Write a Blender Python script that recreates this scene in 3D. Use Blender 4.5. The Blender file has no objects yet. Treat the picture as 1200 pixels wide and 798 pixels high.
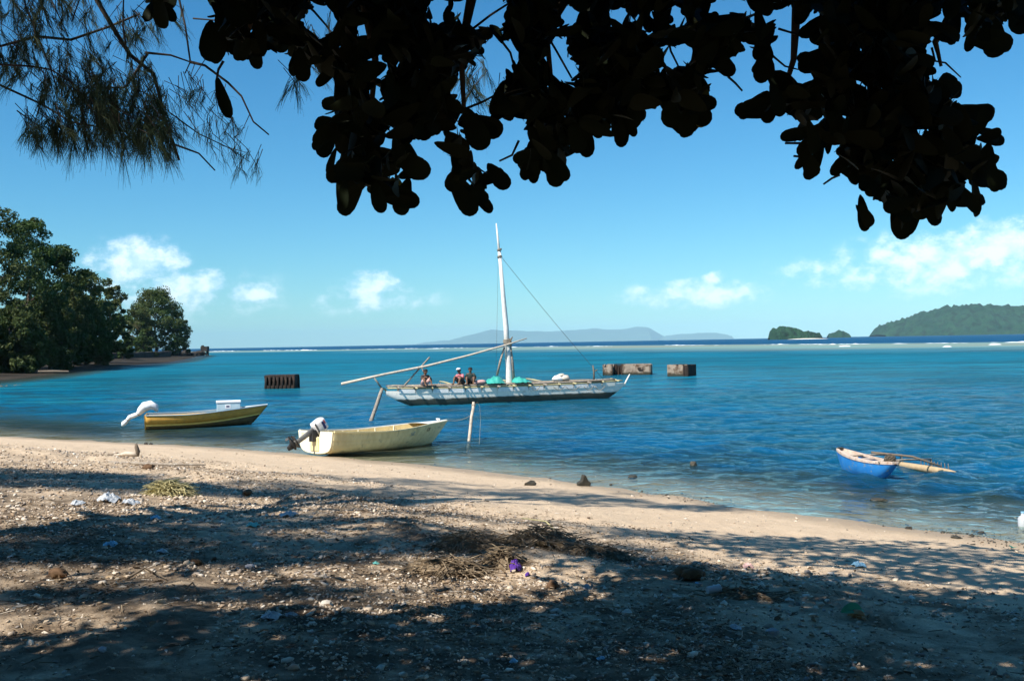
import bpy, bmesh, math, random
import numpy as np
from mathutils import Vector, Matrix, noise as mnoise

random.seed(7)
RNG = np.random.default_rng(11)
S = bpy.context.scene
COL = S.collection
R = math.radians

# ------------------------------------------------------------------ camera
EYE = 3.2                       # eye height above the water
FPX = 1167.0                    # focal length in photo pixels (1200 wide)
ROLL, PITCH = 0.0182, 2.5 / 1167
_r = Vector((math.cos(ROLL), 0, -math.sin(ROLL)))
_f = Vector((0, math.cos(PITCH), math.sin(PITCH)))
_u = _r.cross(_f).normalized()
_r = _f.cross(_u).normalized()
cam_d = bpy.data.cameras.new('camera')
cam_d.sensor_width = 36
cam_d.lens = FPX / 1200 * 36
cam_d.clip_start = 0.05
cam_d.clip_end = 60000
cam = bpy.data.objects.new('camera', cam_d)
COL.objects.link(cam)
cam.matrix_world = Matrix((
    (_r.x, _u.x, -_f.x, 0), (_r.y, _u.y, -_f.y, 0), (_r.z, _u.z, -_f.z, EYE), (0, 0, 0, 1)))
S.camera = cam

# ------------------------------------------------------------------ sun, sky, exposure
SUN_EL, SUN_AZ = R(50), math.atan2(-0.71, -0.70)        # azimuth clockwise from +Y
SUNV = Vector((math.sin(SUN_AZ) * math.cos(SUN_EL), math.cos(SUN_AZ) * math.cos(SUN_EL), math.sin(SUN_EL)))
sun_d = bpy.data.lights.new('sun', 'SUN')
sun_d.energy = 5.0
sun_d.angle = R(0.5)
sun_d.color = (1.0, 0.945, 0.86)
sun = bpy.data.objects.new('sun', sun_d)
sun.rotation_euler = SUNV.to_track_quat('Z', 'Y').to_euler()
sun.location = (-20, -15, 30)
COL.objects.link(sun)

S.view_settings.view_transform = 'Standard'
S.view_settings.look = 'None'
S.view_settings.gamma = 1
S.view_settings.exposure = 0.66
S.view_settings.use_curve_mapping = False
S.render.engine = 'CYCLES'
S.cycles.max_bounces = 7
S.cycles.diffuse_bounces = 3
S.cycles.glossy_bounces = 3
S.cycles.transparent_max_bounces = 10
S.cycles.volume_bounces = 0
S.cycles.use_denoising = True
S.cycles.adaptive_threshold = 0.02
S.cycles.sample_clamp_indirect = 6

SKY_STRENGTH = 0.077


class NT:
    """tiny node-tree helper"""
    def __init__(s, tree):
        s.t = tree; s.n = tree.nodes; s.l = tree.links
    def new(s, kind, **kw):
        n = s.n.new(kind)
        for k, v in kw.items(): setattr(n, k, v)
        return n
    def put(s, sock, v):
        if isinstance(v, bpy.types.NodeSocket): s.l.new(v, sock)
        elif v is not None: sock.default_value = v
    def math(s, op, a, b=None, c=None, clamp=False):
        n = s.new('ShaderNodeMath', operation=op, use_clamp=clamp)
        s.put(n.inputs[0], a)
        if b is not None: s.put(n.inputs[1], b)
        if c is not None: s.put(n.inputs[2], c)
        return n.outputs[0]
    def vmath(s, op, a, b=None):
        n = s.new('ShaderNodeVectorMath', operation=op)
        s.put(n.inputs[0], a)
        if b is not None: s.put(n.inputs[1], b)
        return n.outputs[0]
    def sep(s, v):
        n = s.new('ShaderNodeSeparateXYZ'); s.put(n.inputs[0], v); return n.outputs
    def comb(s, x, y, z):
        n = s.new('ShaderNodeCombineXYZ')
        for i, v in enumerate((x, y, z)): s.put(n.inputs[i], v)
        return n.outputs[0]
    def noise(s, vec, scale, detail=4, rough=0.55, dist=0.0, out=0):
        n = s.new('ShaderNodeTexNoise')
        if vec is not None: s.put(n.inputs['Vector'], vec)
        s.put(n.inputs['Scale'], scale); s.put(n.inputs['Detail'], detail)
        s.put(n.inputs['Roughness'], rough); s.put(n.inputs['Distortion'], dist)
        return n.outputs[out]
    def ramp(s, fac, stops, interp='LINEAR'):
        n = s.new('ShaderNodeValToRGB'); s.put(n.inputs[0], fac)
        cr = n.color_ramp; cr.interpolation = interp
        while len(cr.elements) < len(stops): cr.elements.new(0.5)
        for e, (p, c) in zip(cr.elements, stops):
            e.position = p
            e.color = (c, c, c, 1) if isinstance(c, (int, float)) else (c[0], c[1], c[2], 1)
        return n.outputs[0]
    def mixc(s, fac, a, b, blend='MIX'):
        n = s.new('ShaderNodeMix', data_type='RGBA', blend_type=blend)
        s.put(n.inputs[0], fac)
        s.put(n.inputs[6], a if isinstance(a, bpy.types.NodeSocket) else (*a, 1))
        s.put(n.inputs[7], b if isinstance(b, bpy.types.NodeSocket) else (*b, 1))
        return n.outputs[2]
    def smooth(s, v, lo, hi):
        n = s.new('ShaderNodeMapRange', interpolation_type='SMOOTHSTEP')
        s.put(n.inputs[0], v); s.put(n.inputs[1], lo); s.put(n.inputs[2], hi)
        n.inputs[3].default_value = 0; n.inputs[4].default_value = 1
        return n.outputs[0]
    def attr(s, name):
        n = s.new('ShaderNodeAttribute', attribute_name=name); return n.outputs['Fac']
    def bump(s, h, strength, dist, normal=None):
        n = s.new('ShaderNodeBump'); s.put(n.inputs['Height'], h)
        n.inputs['Strength'].default_value = strength; n.inputs['Distance'].default_value = dist
        if normal is not None: s.put(n.inputs['Normal'], normal)
        return n.outputs[0]


def hor(px):
    return 401.5 - math.tan(ROLL) * (px - 600)


def build_world():
    w = bpy.data.worlds.new('World'); S.world = w; w.use_nodes = True
    w.cycles.sampling_method = 'MANUAL'; w.cycles.sample_map_resolution = 256
    t = NT(w.node_tree); t.n.clear()
    out = t.new('ShaderNodeOutputWorld'); bg = t.new('ShaderNodeBackground')
    bg.inputs[1].default_value = SKY_STRENGTH
    t.l.new(bg.outputs[0], out.inputs[0])
    sky = t.new('ShaderNodeTexSky', sky_type='NISHITA', sun_disc=False)
    sky.sun_elevation = SUN_EL; sky.sun_rotation = SUN_AZ
    sky.air_density = 1.0; sky.dust_density = 0.15; sky.ozone_density = 2.2
    hs = t.new('ShaderNodeHueSaturation')
    hs.inputs['Hue'].default_value = 0.5; hs.inputs['Saturation'].default_value = 1.12
    hs.inputs['Value'].default_value = 1.0
    t.l.new(t.mixc(1.0, sky.outputs[0], (.58, .96, 1.13), 'MULTIPLY'), hs.inputs['Color'])
    tc = t.new('ShaderNodeTexCoord')
    d = tc.outputs['Generated']
    x, y, z = t.sep(d)
    az = t.math('ARCTAN2', x, y)
    el = t.math('ARCSINE', z)
    # cumulus: noise broken blobs low over the sea, all the way round
    P = t.comb(t.math('MULTIPLY', x, 1.0), y, t.math('MULTIPLY', z, 1.5))
    n1 = t.noise(P, 42, 6, 0.62)
    n0 = t.noise(P, 5.0, 2, 0.5)
    blobs = [(165, 312, 56, 26, 1.0), (222, 338, 60, 19, .95), (292, 346, 36, 13, .85), (200, 350, 150, 30, .5),
             (436, 334, 40, 15, .95), (440, 352, 90, 20, .5), (838, 328, 16, 10, .85), (818, 346, 90, 17, .8),
             (1115, 308, 120, 30, .85), (1185, 296, 66, 28, 1.0), (1100, 326, 170, 26, .65), (950, 320, 90, 16, .35)]
    acc = None
    ae = t.comb(az, el, 0.0)
    for px, py, wx, hy, a in blobs:
        a0 = math.atan((px - 600) / FPX); e0 = math.atan((hor(px) - py) / FPX); kx, ky = FPX / (1.25 * wx), FPX / (1.35 * hy)
        v = t.new('ShaderNodeVectorMath', operation='MULTIPLY_ADD'); t.l.new(ae, v.inputs[0]); v.inputs[1].default_value = (kx, ky, 0); v.inputs[2].default_value = (-a0 * kx, -e0 * ky, 0)
        q = t.new('ShaderNodeVectorMath', operation='LENGTH'); t.l.new(v.outputs[0], q.inputs[0])
        m = t.math('MULTIPLY_ADD', q.outputs['Value'], -a, a)
        acc = m if acc is None else t.math('MAXIMUM', acc, m)
    acc = t.math('MAXIMUM', t.math('MULTIPLY', acc, 1.25), 0.0)
    # the same kind of cloud round the rest of the horizon
    side = t.smooth(t.math('ABSOLUTE', az), 0.52, 0.75)
    band = t.math('MULTIPLY', t.smooth(el, 0.02, 0.06), t.math('SUBTRACT', 1.0, t.smooth(el, 0.10, 0.2)))
    ring = t.math('MULTIPLY', t.math('MULTIPLY', band, side), t.smooth(n0, 0.5, 0.62))
    acc = t.math('MAXIMUM', acc, t.math('MULTIPLY', ring, 0.9))
    cl = t.math('ADD', t.math('MULTIPLY', acc, 0.62), t.math('MULTIPLY', t.math('SUBTRACT', n1, 0.5), 1.15))
    cl = t.math('MULTIPLY', t.smooth(cl, 0.06, 0.60), t.smooth(acc, 0.0, 0.35))
    cl = t.math('MULTIPLY', cl, 0.82)
    cs = 1 / SKY_STRENGTH
    ccol = t.mixc(t.smooth(n1, 0.35, 0.62), (.50 * cs, .70 * cs, .88 * cs), (.80 * cs, .90 * cs, .97 * cs))
    col = t.mixc(cl, hs.outputs[0], ccol)
    t.l.new(col, bg.inputs[0])


build_world()

# ------------------------------------------------------------------ pixel <-> place
def ray(px, py):
    return (_f + _r * ((px - 600) / FPX) + _u * ((399 - py) / FPX))


def at_z(px, py, z=0.0):
    d = ray(px, py); k = (z - EYE) / d.z
    return Vector((d.x * k, d.y * k, z))


def at_d(px, py, dist):
    d = ray(px, py); k = dist / d.y
    return Vector((d.x * k, dist, EYE + d.z * k))


def proj(p):
    v = Vector(p) - Vector((0, 0, EYE))
    k = v.dot(_f)
    return (600 + FPX * v.dot(_r) / k, 399 - FPX * v.dot(_u) / k)


def proj_np(P):
    V = P - np.array([0, 0, EYE]); k = V @ np.array(_f)
    return np.stack([600 + FPX * (V @ np.array(_r)) / k, 399 - FPX * (V @ np.array(_u)) / k], -1)


# ------------------------------------------------------------------ mesh helpers
class MB:
    def __init__(s): s.v = []; s.f = []
    def add(s, v, f):
        o = len(s.v); s.v += [tuple(p) for p in v]; s.f += [tuple(i + o for i in q) for q in f]; return s
    def box(s, c, size, M=None, bev=0.0):
        cx, cy, cz = c; hx, hy, hz = (q / 2 for q in size)
        if bev <= 0:
            v = [Vector((sx * hx, sy * hy, sz * hz)) for sz in (-1, 1) for sy in (-1, 1) for sx in (-1, 1)]
            f = [(0, 2, 3, 1), (4, 5, 7, 6), (0, 1, 5, 4), (2, 6, 7, 3), (0, 4, 6, 2), (1, 3, 7, 5)]
        else:
            b = min(bev, hx * .9, hy * .9, hz * .9)
            bm = bmesh.new(); bmesh.ops.create_cube(bm, size=1)
            for q in bm.verts: q.co = Vector((q.co.x * 2 * hx, q.co.y * 2 * hy, q.co.z * 2 * hz))
            bmesh.ops.bevel(bm, geom=bm.edges[:], offset=b, segments=2, affect='EDGES', profile=.6)
            bm.verts.index_update()
            v = [q.co.copy() for q in bm.verts]; f = [[q.index for q in fc.verts] for fc in bm.faces]; bm.free()
        if M is not None: v = [M @ q for q in v]
        return s.add([(q[0] + cx, q[1] + cy, q[2] + cz) for q in v], f)
    def tube(s, pts, rad, n=6, cap=True, wob=0.0):
        pts = [Vector(p) for p in pts]; m = len(pts)
        if not isinstance(rad, (list, tuple)): rad = [rad] * m
        up = Vector((0.13, 0.21, 1)); rings = []; v = []
        for i, p in enumerate(pts):
            d = (pts[min(i + 1, m - 1)] - pts[max(i - 1, 0)])
            if d.length < 1e-9: d = Vector((0, 0, 1))
            d.normalize()
            a = d.cross(up)
            if a.length < .05: a = d.cross(Vector((1, 0, 0)))
            a.normalize(); b = d.cross(a)
            for k in range(n):
                th = 2 * math.pi * k / n
                rr = rad[i] * (1 + wob * (random.random() - .5))
                v.append(p + a * (math.cos(th) * rr) + b * (math.sin(th) * rr))
        f = []
        for i in range(m - 1):
            for k in range(n):
                f.append((i * n + k, i * n + (k + 1) % n, (i + 1) * n + (k + 1) % n, (i + 1) * n + k))
        if cap:
            f.append(tuple(range(n))[::-1]); f.append(tuple((m - 1) * n + k for k in range(n)))
        return s.add(v, f)
    def grid(s, P):
        """P: rows x cols of points"""
        nr, nc = len(P), len(P[0]); v = [p for row in P for p in row]
        f = [(i * nc + j, i * nc + j + 1, (i + 1) * nc + j + 1, (i + 1) * nc + j) for i in range(nr - 1) for j in range(nc - 1)]
        return s.add(v, f)
    def loft(s, rings, cap=True):
        n = len(rings[0]); v = [p for r_ in rings for p in r_]; f = []
        for i in range(len(rings) - 1):
            for k in range(n):
                f.append((i * n + k, i * n + (k + 1) % n, (i + 1) * n + (k + 1) % n, (i + 1) * n + k))
        if cap:
            f.append(tuple(range(n))[::-1]); f.append(tuple((len(rings) - 1) * n + k for k in range(n)))
        return s.add(v, f)
    def blob(s, c, rad, sub=2, amp=.25, freq=1.5, seed=0, M=None, flat=None):
        bm = bmesh.new(); bmesh.ops.create_icosphere(bm, subdivisions=sub, radius=1)
        rad = rad if isinstance(rad, (tuple, list)) else (rad, rad, rad)
        v = []
        bm.verts.index_update()
        for q in bm.verts:
            d = q.co.normalized(); k = 1 + amp * mnoise.noise(d * freq + Vector((seed * 7.3, seed * 3.1, seed)))
            k += amp * .45 * mnoise.noise(d * freq * 2.7 + Vector((seed * 1.3, seed * 9.1, seed)))
            p = Vector((d.x * rad[0] * k, d.y * rad[1] * k, d.z * rad[2] * k))
            if flat is not None and p.z < flat * rad[2]: p.z = flat * rad[2]
            v.append((M @ p if M is not None else p) + Vector(c))
        f = [[q.index for q in fc.verts] for fc in bm.faces]; bm.free()
        return s.add(v, f)
    def plate(s, outline, thick, O, ax, ay, an):
        """extrude a 2-D outline"""
        O, ax, ay, an = Vector(O), Vector(ax), Vector(ay), Vector(an)
        a = [O + ax * p[0] + ay * p[1] + an * (thick / 2) for p in outline]
        b = [O + ax * p[0] + ay * p[1] - an * (thick / 2) for p in outline]
        n = len(outline)
        f = [tuple(range(n)), tuple(range(2 * n - 1, n - 1, -1))]
        f += [(i, n + i, n + (i + 1) % n, (i + 1) % n) for i in range(n)]
        return s.add(a + b, f)
    def build(s, name, mat, parent=None, smooth=False, fix=False):
        me = bpy.data.meshes.new(name); me.from_pydata(s.v, [], s.f)
        if fix:
            bm = bmesh.new(); bm.from_mesh(me); bmesh.ops.recalc_face_normals(bm, faces=bm.faces[:]); bm.to_mesh(me); bm.free()
        if smooth: me.polygons.foreach_set('use_smooth', [True] * len(me.polygons))
        o = bpy.data.objects.new(name, me); COL.objects.link(o)
        if mat is not None: me.materials.append(M[mat])
        if parent is not None: o.parent = parent
        return o


def mesh_np(name, V, F, mat, parent=None, smooth=False, attrs=None):
    V = np.ascontiguousarray(V, np.float32); F = np.ascontiguousarray(F, np.int32)
    me = bpy.data.meshes.new(name); k = F.shape[1]
    me.vertices.add(len(V)); me.vertices.foreach_set('co', V.ravel())
    me.loops.add(F.size); me.loops.foreach_set('vertex_index', F.ravel())
    me.polygons.add(len(F)); me.polygons.foreach_set('loop_start', np.arange(0, F.size, k, dtype=np.int32))
    if smooth: me.polygons.foreach_set('use_smooth', np.ones(len(F), bool))
    me.update(calc_edges=True); me.validate()
    for an, av in (attrs or {}).items():
        me.attributes.new(an, 'FLOAT', 'POINT').data.foreach_set('value', np.ascontiguousarray(av, np.float32))
    if mat: me.materials.append(M[mat])
    o = bpy.data.objects.new(name, me); COL.objects.link(o)
    if parent is not None: o.parent = parent
    return o


def tag(o, label=None, cat=None, group=None, kind=None):
    if label: o['label'] = label
    if cat: o['category'] = cat
    if group: o['group'] = group
    if kind: o['kind'] = kind
    return o


def thing(name, label, cat, loc=(0, 0, 0), rotz=0.0, group=None):
    o = bpy.data.objects.new(name, None); COL.objects.link(o)
    o.location = loc; o.rotation_euler = (0, 0, rotz); o.empty_display_size = .2
    return tag(o, label, cat, group)


def world_root(name, label, cat, loc, group=None):
    """an Empty at the base; parts given in world coordinates are moved by OFF"""
    return thing(name, label, cat, loc, 0, group)


def rel(o, root):
    """mesh built in world coordinates -> child of root"""
    o.parent = root
    o.matrix_parent_inverse = Matrix.Translation(-Vector(root.location))
    return o


# ------------------------------------------------------------------ materials
M = {}


def mat(name, c1, c2=None, rough=.7, scale=6, detail=5, bump=0.0, bscale=None, bdist=.01, spec=.3, metal=0.0, coord='Object', ramp=(.35, .65),
        c3=None, s3=None, r3=(.55, .62), stretch=None):
    m = bpy.data.materials.new(name); m.use_nodes = True; M[name] = m
    t = NT(m.node_tree); b = t.n['Principled BSDF']
    b.inputs['Roughness'].default_value = rough; b.inputs['Specular IOR Level'].default_value = spec
    b.inputs['Metallic'].default_value = metal
    if coord == 'World': co = t.new('ShaderNodeNewGeometry').outputs['Position']
    else: co = t.new('ShaderNodeTexCoord').outputs[coord]
    if stretch: co = t.vmath('MULTIPLY', co, stretch)
    if c2 is None: c2 = tuple(x * .78 for x in c1)
    col = t.mixc(t.ramp(t.noise(co, scale, detail, .6), [(ramp[0], 0.0), (ramp[1], 1.0)]), c1, c2)
    if c3: col = t.mixc(t.ramp(t.noise(co, s3 or scale * 2.3, 6, .65), [(r3[0], 0.0), (r3[1], 1.0)]), col, c3)
    t.l.new(col, b.inputs['Base Color'])
    if bump: t.l.new(t.bump(t.noise(co, bscale or scale * 4, 6, .6), bump, bdist), b.inputs['Normal'])
    return m


def leaf_mat(name, c1, c2, c3, scale, trans=.25, rough=.45, spec=.3):
    m = bpy.data.materials.new(name); m.use_nodes = True; M[name] = m
    t = NT(m.node_tree); b = t.n['Principled BSDF']; out = t.n['Material Output']
    co = t.new('ShaderNodeNewGeometry').outputs['Position']
    n = t.noise(co, scale, 3, .6); n2 = t.noise(co, scale * .21, 2, .5)
    col = t.mixc(t.ramp(n, [(.3, 0.), (.7, 1.)]), c1, c2)
    col = t.mixc(t.ramp(n2, [(.42, 0.), (.66, 1.)]), col, c3)
    t.l.new(col, b.inputs['Base Color']); b.inputs['Roughness'].default_value = rough
    b.inputs['Specular IOR Level'].default_value = spec
    if trans:
        tr = t.new('ShaderNodeBsdfTranslucent'); mx = t.new('ShaderNodeMixShader')
        t.l.new(col, tr.inputs[0]); mx.inputs[0].default_value = trans
        t.l.new(b.outputs[0], mx.inputs[1]); t.l.new(tr.outputs[0], mx.inputs[2]); t.l.new(mx.outputs[0], out.inputs[0])
    return m


mat('hull_cream', (.84, .70, .38), (.70, .57, .29), .5, 3.5, spec=.4, c3=(.36, .30, .19), s3=5, r3=(.56, .76), stretch=(1.6, 1.6, .5))
mat('transom_cream', (.86, .80, .60), (.80, .72, .50), .5, 6, c3=(.5, .42, .3), s3=8, r3=(.62, .8))
mat('inner_ochre', (.50, .38, .17), (.42, .32, .14), .6, 5, c3=(.3, .24, .12))
mat('white_paint', (.82, .80, .74), (.74, .72, .65), .45, 6, c3=(.5, .46, .4), s3=12, r3=(.62, .8))
mat('hull_ochre', (.60, .32, .06), (.48, .25, .05), .55, 4, c3=(.2, .15, .07), s3=7, r3=(.6, .75))
mat('hull_dark', (.11, .075, .025), (.06, .045, .02), .6, 5)
mat('yellow_stripe', (.72, .48, .12), (.6, .4, .1), .5, 6)
mat('inner_blue', (.10, .17, .22), (.14, .2, .24), .6, 5)
mat('engine_white', (.80, .80, .80), (.72, .73, .75), .3, 8, spec=.5)
mat('engine_grey', (.16, .16, .15), (.1, .1, .1), .45, 10, spec=.5)
mat('engine_black', (.025, .025, .028), (.04, .04, .04), .5, 10)
mat('navy', (.02, .03, .12), (.03, .04, .14), .5, 10)
mat('red_mark', (.50, .04, .04), (.4, .04, .04), .5, 10)
mat('letter_dark', (.10, .03, .03), (.14, .06, .04), .6, 20)
mat('letter_blue', (.17, .27, .36), (.25, .33, .36), .6, 20)
mat('letter_orange', (.62, .33, .14), (.7, .5, .3), .6, 30)
mat('wrap_cloth', (.86, .86, .85), (.74, .76, .78), .85, 7, bump=.5, bscale=9, bdist=.03)
mat('box_blue', (.42, .58, .66), (.50, .63, .68), .5, 6)
mat('box_white', (.85, .86, .86), (.8, .81, .82), .5, 6)
mat('wood_grey', (.33, .28, .22), (.21, .175, .14), .85, 6, bump=.4, c3=(.45, .41, .35), s3=14)
mat('wood_pale', (.62, .53, .42), (.5, .42, .33), .85, 7, bump=.4, c3=(.36, .3, .24), s3=12)
mat('wood_dark', (.13, .10, .07), (.19, .15, .11), .85, 7, bump=.4)
mat('mast_white', (.80, .77, .70), (.68, .64, .57), .6, 5, c3=(.42, .36, .3), s3=6, r3=(.6, .72))
mat('plank_white', (.84, .83, .80), (.76, .75, .71), .55, 5, c3=(.5, .5, .45), s3=9, r3=(.6, .75))
mat('rail_yellow', (.50, .43, .22), (.4, .35, .2), .7, 6, c3=(.3, .26, .17))
mat('rope', (.30, .26, .2), (.22, .19, .15), .9, 30)
mat('rope_dark', (.06, .06, .06), (.09, .08, .08), .9, 30)
mat('tarp', (.03, .30, .25), (.05, .38, .32), .55, 4, bump=.4, bscale=6, bdist=.05)
mat('skin', (.20, .105, .06), (.16, .085, .05), .55, 9)
mat('hair', (.015, .013, .012), (.02, .018, .016), .7, 20)
mat('shirt_dark', (.035, .03, .03), (.05, .04, .04), .8, 12)
mat('shirt_green', (.02, .035, .03), (.03, .045, .04), .8, 12)
mat('shirt_red', (.55, .10, .13), (.65, .25, .27), .8, 10)
mat('cap_white', (.75, .72, .72), (.68, .66, .66), .8, 12)
mat('cloth_pink', (.62, .38, .34), (.5, .3, .28), .8, 8)
mat('cloth_grey', (.4, .4, .42), (.3, .3, .32), .8, 8)
mat('bundle_tan', (.66, .58, .48), (.5, .42, .33), .85, 8)
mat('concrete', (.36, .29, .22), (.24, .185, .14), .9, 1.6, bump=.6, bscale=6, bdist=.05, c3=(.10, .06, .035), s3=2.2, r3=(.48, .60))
def tide_line(name, z0, z1, col):
    m = M[name]; t = NT(m.node_tree); b = t.n['Principled BSDF']; src = b.inputs['Base Color'].links[0].from_socket
    p = t.new('ShaderNodeNewGeometry').outputs['Position']; z = t.math('ADD', t.sep(p)[2], t.math('MULTIPLY', t.math('SUBTRACT', t.noise(p, 2.5, 4, .6), .5), .35))
    t.l.new(t.mixc(t.math('SUBTRACT', 1.0, t.smooth(z, z0, z1)), src, col), b.inputs['Base Color'])


tide_line('concrete', .12, .36, (.035, .034, .022))
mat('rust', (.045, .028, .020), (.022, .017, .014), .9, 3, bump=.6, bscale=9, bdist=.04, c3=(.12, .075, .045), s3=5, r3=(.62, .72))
mat('blue_paint', (.015, .17, .48), (.03, .22, .54), .45, 4, c3=(.16, .24, .30), s3=9, r3=(.56, .66))
mat('deck_worn', (.60, .50, .42), (.48, .36, .28), .75, 9, c3=(.34, .2, .13), s3=12, r3=(.56, .66))
mat('float_wood', (.46, .34, .20), (.36, .26, .15), .8, 8, c3=(.36, .29, .18), s3=10)
mat('wet_rock', (.035, .032, .024), (.06, .052, .036), .5, 8, bump=.6, bscale=14, bdist=.03)
mat('coral_stone', (.58, .53, .46), (.44, .39, .33), .9, 12, bump=.6, bscale=30, bdist=.012)
mat('coral_grey', (.40, .40, .42), (.3, .3, .32), .9, 12, bump=.6, bscale=30, bdist=.012)
mat('husk', (.10, .055, .03), (.16, .095, .05), .9, 14, bump=.6, bscale=40, bdist=.01)
mat('husk_orange', (.42, .24, .11), (.3, .17, .08), .8, 14, bump=.4, bscale=40, bdist=.006)
mat('fibre', (.50, .44, .22), (.38, .33, .17), .9, 20)
mat('frond_dry', (.22, .16, .10), (.13, .095, .06), .9, 16, c3=(.36, .29, .2), s3=23)
mat('purple_cloth', (.10, .035, .30), (.06, .02, .18), .8, 9)
mat('plastic_white', (.46, .48, .50), (.38, .41, .44), .4, 9, spec=.5)
mat('plastic_blue', (.20, .42, .58), (.26, .48, .62), .4, 9, spec=.5)
mat('plastic_teal', (.12, .46, .42), (.16, .5, .45), .45, 9)
mat('plastic_green', (.03, .20, .08), (.05, .25, .1), .45, 9)
mat('pink_shell', (.62, .40, .37), (.52, .33, .3), .7, 9)
mat('reef_rock', (.16, .125, .085), (.10, .08, .055), .9, .35, bump=.7, bscale=2, bdist=.2, c3=(.26, .21, .14), s3=.8)
mat('wall_stone', (.05, .042, .035), (.03, .026, .022), .95, .5, bump=.7, bscale=2, bdist=.2)
mat('shed_white', (.80, .80, .77), (.7, .7, .68), .7, 1)
mat('bark', (.12, .09, .065), (.07, .055, .04), .9, 6, bump=.7, bscale=18, bdist=.02, coord='World')
mat('twig', (.05, .038, .028), (.03, .024, .02), .9, 8, coord='World')
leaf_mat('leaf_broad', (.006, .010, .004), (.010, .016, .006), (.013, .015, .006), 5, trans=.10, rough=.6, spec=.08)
leaf_mat('leaf_olive_lit', (.13, .11, .022), (.10, .09, .02), (.15, .12, .03), 9, trans=.45, rough=.5)  # lighter copy of the broad leaf, light coming through painted in
leaf_mat('leaf_casuarina', (.030, .058, .030), (.014, .034, .018), (.060, .075, .038), 3.5, trans=.25, rough=.7, spec=.1)
leaf_mat('leaf_far', (.028, .060, .016), (.072, .115, .028), (.095, .11, .035), .45, trans=.22, rough=.6, spec=.15)
leaf_mat('leaf_far_dark', (.022, .048, .014), (.050, .085, .022), (.07, .085, .026), .45, trans=.2, rough=.6, spec=.15)
leaf_mat('leaf_palm', (.09, .12, .035), (.14, .16, .05), (.16, .13, .06), 1.0, trans=.25, rough=.45)
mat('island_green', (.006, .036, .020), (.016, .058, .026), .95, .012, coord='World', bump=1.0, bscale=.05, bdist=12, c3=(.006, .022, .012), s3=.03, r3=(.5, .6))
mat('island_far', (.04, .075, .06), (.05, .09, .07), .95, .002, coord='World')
mat('coral_sand_far', (.80, .75, .65), (.74, .68, .58), .9, .2)
mat('foam', (.90, .92, .92), (.82, .86, .88), .8, .7, coord='World', bump=.8, bscale=2.5, bdist=.3)

# ------------------------------------------------------------------ coast and terrain
_shore_px = [(1320, 650), (1200, 635), (1061, 620), (1009, 611), (912, 600), (800, 582), (691, 567), (609, 558), (512, 546), (437, 540),
             (343, 532), (261, 524.5), (149, 519), (0, 511)]
_sh = [tuple(at_z(*p)[:2]) for p in _shore_px]
COAST = np.array([(300, -90), (60, -22), (24, 3), (14, 10)] + _sh + [(-30, 46), (-42, 62), (-53, 85), (-58, 108), (-59, 120), (-74, 175), (-76, 196),
                  (-80, 232), (-97, 296), (-130, 415), (-139, 440), (-150, 474), (-158, 478), (-172, 455), (-260, 520), (-700, 640)])
LAND = np.concatenate([COAST, np.array([(-900, 640), (-900, -500), (300, -500)])])


def in_poly(P, poly):
    x, y = P[:, 0], P[:, 1]; ins = np.zeros(len(P), bool); n = len(poly); j = n - 1
    for i in range(n):
        xi, yi = poly[i]; xj, yj = poly[j]
        if yi != yj:
            c = ((yi > y) != (yj > y)) & (x < (xj - xi) * (y - yi) / (yj - yi) + xi); ins ^= c
        j = i
    return ins


def dist_line(P, line):
    best = np.full(len(P), 1e18)
    for a, b in zip(line[:-1], line[1:]):
        ab = b - a; L2 = ab @ ab
        k = np.clip(((P - a) @ ab) / L2, 0, 1)
        q = P - (a + k[:, None] * ab); best = np.minimum(best, (q * q).sum(1))
    return np.sqrt(best)


def coast_s(P):
    """signed distance from the waterline, positive on land"""
    return np.where(in_poly(P, LAND), 1, -1) * dist_line(P, COAST)


_pw = [(RNG.uniform(0, 6.28), RNG.uniform(0, 6.28)) for _ in range(40)]


def fbm(P, scale, octaves=4, seed=0, gain=.5):
    """cheap smooth pseudo noise from rotated sines, about -1..1"""
    x, y = P[:, 0] * scale, P[:, 1] * scale; out = 0; amp = 1; tot = 0
    for o in range(octaves):
        a = 1.1 * o + seed * .77; c, s_ = math.cos(a), math.sin(a)
        u = c * x - s_ * y; v = s_ * x + c * y; p, q = _pw[(seed * 5 + o) % 40]
        out = out + amp * (np.sin(u + p + 1.7 * np.sin(v * .63 + q)) * np.cos(v * 1.13 + q + 1.3 * np.sin(u * .71 + p)))
        tot += amp; amp *= gain; x, y = x * 1.93, y * 1.93
    return out / tot


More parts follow.
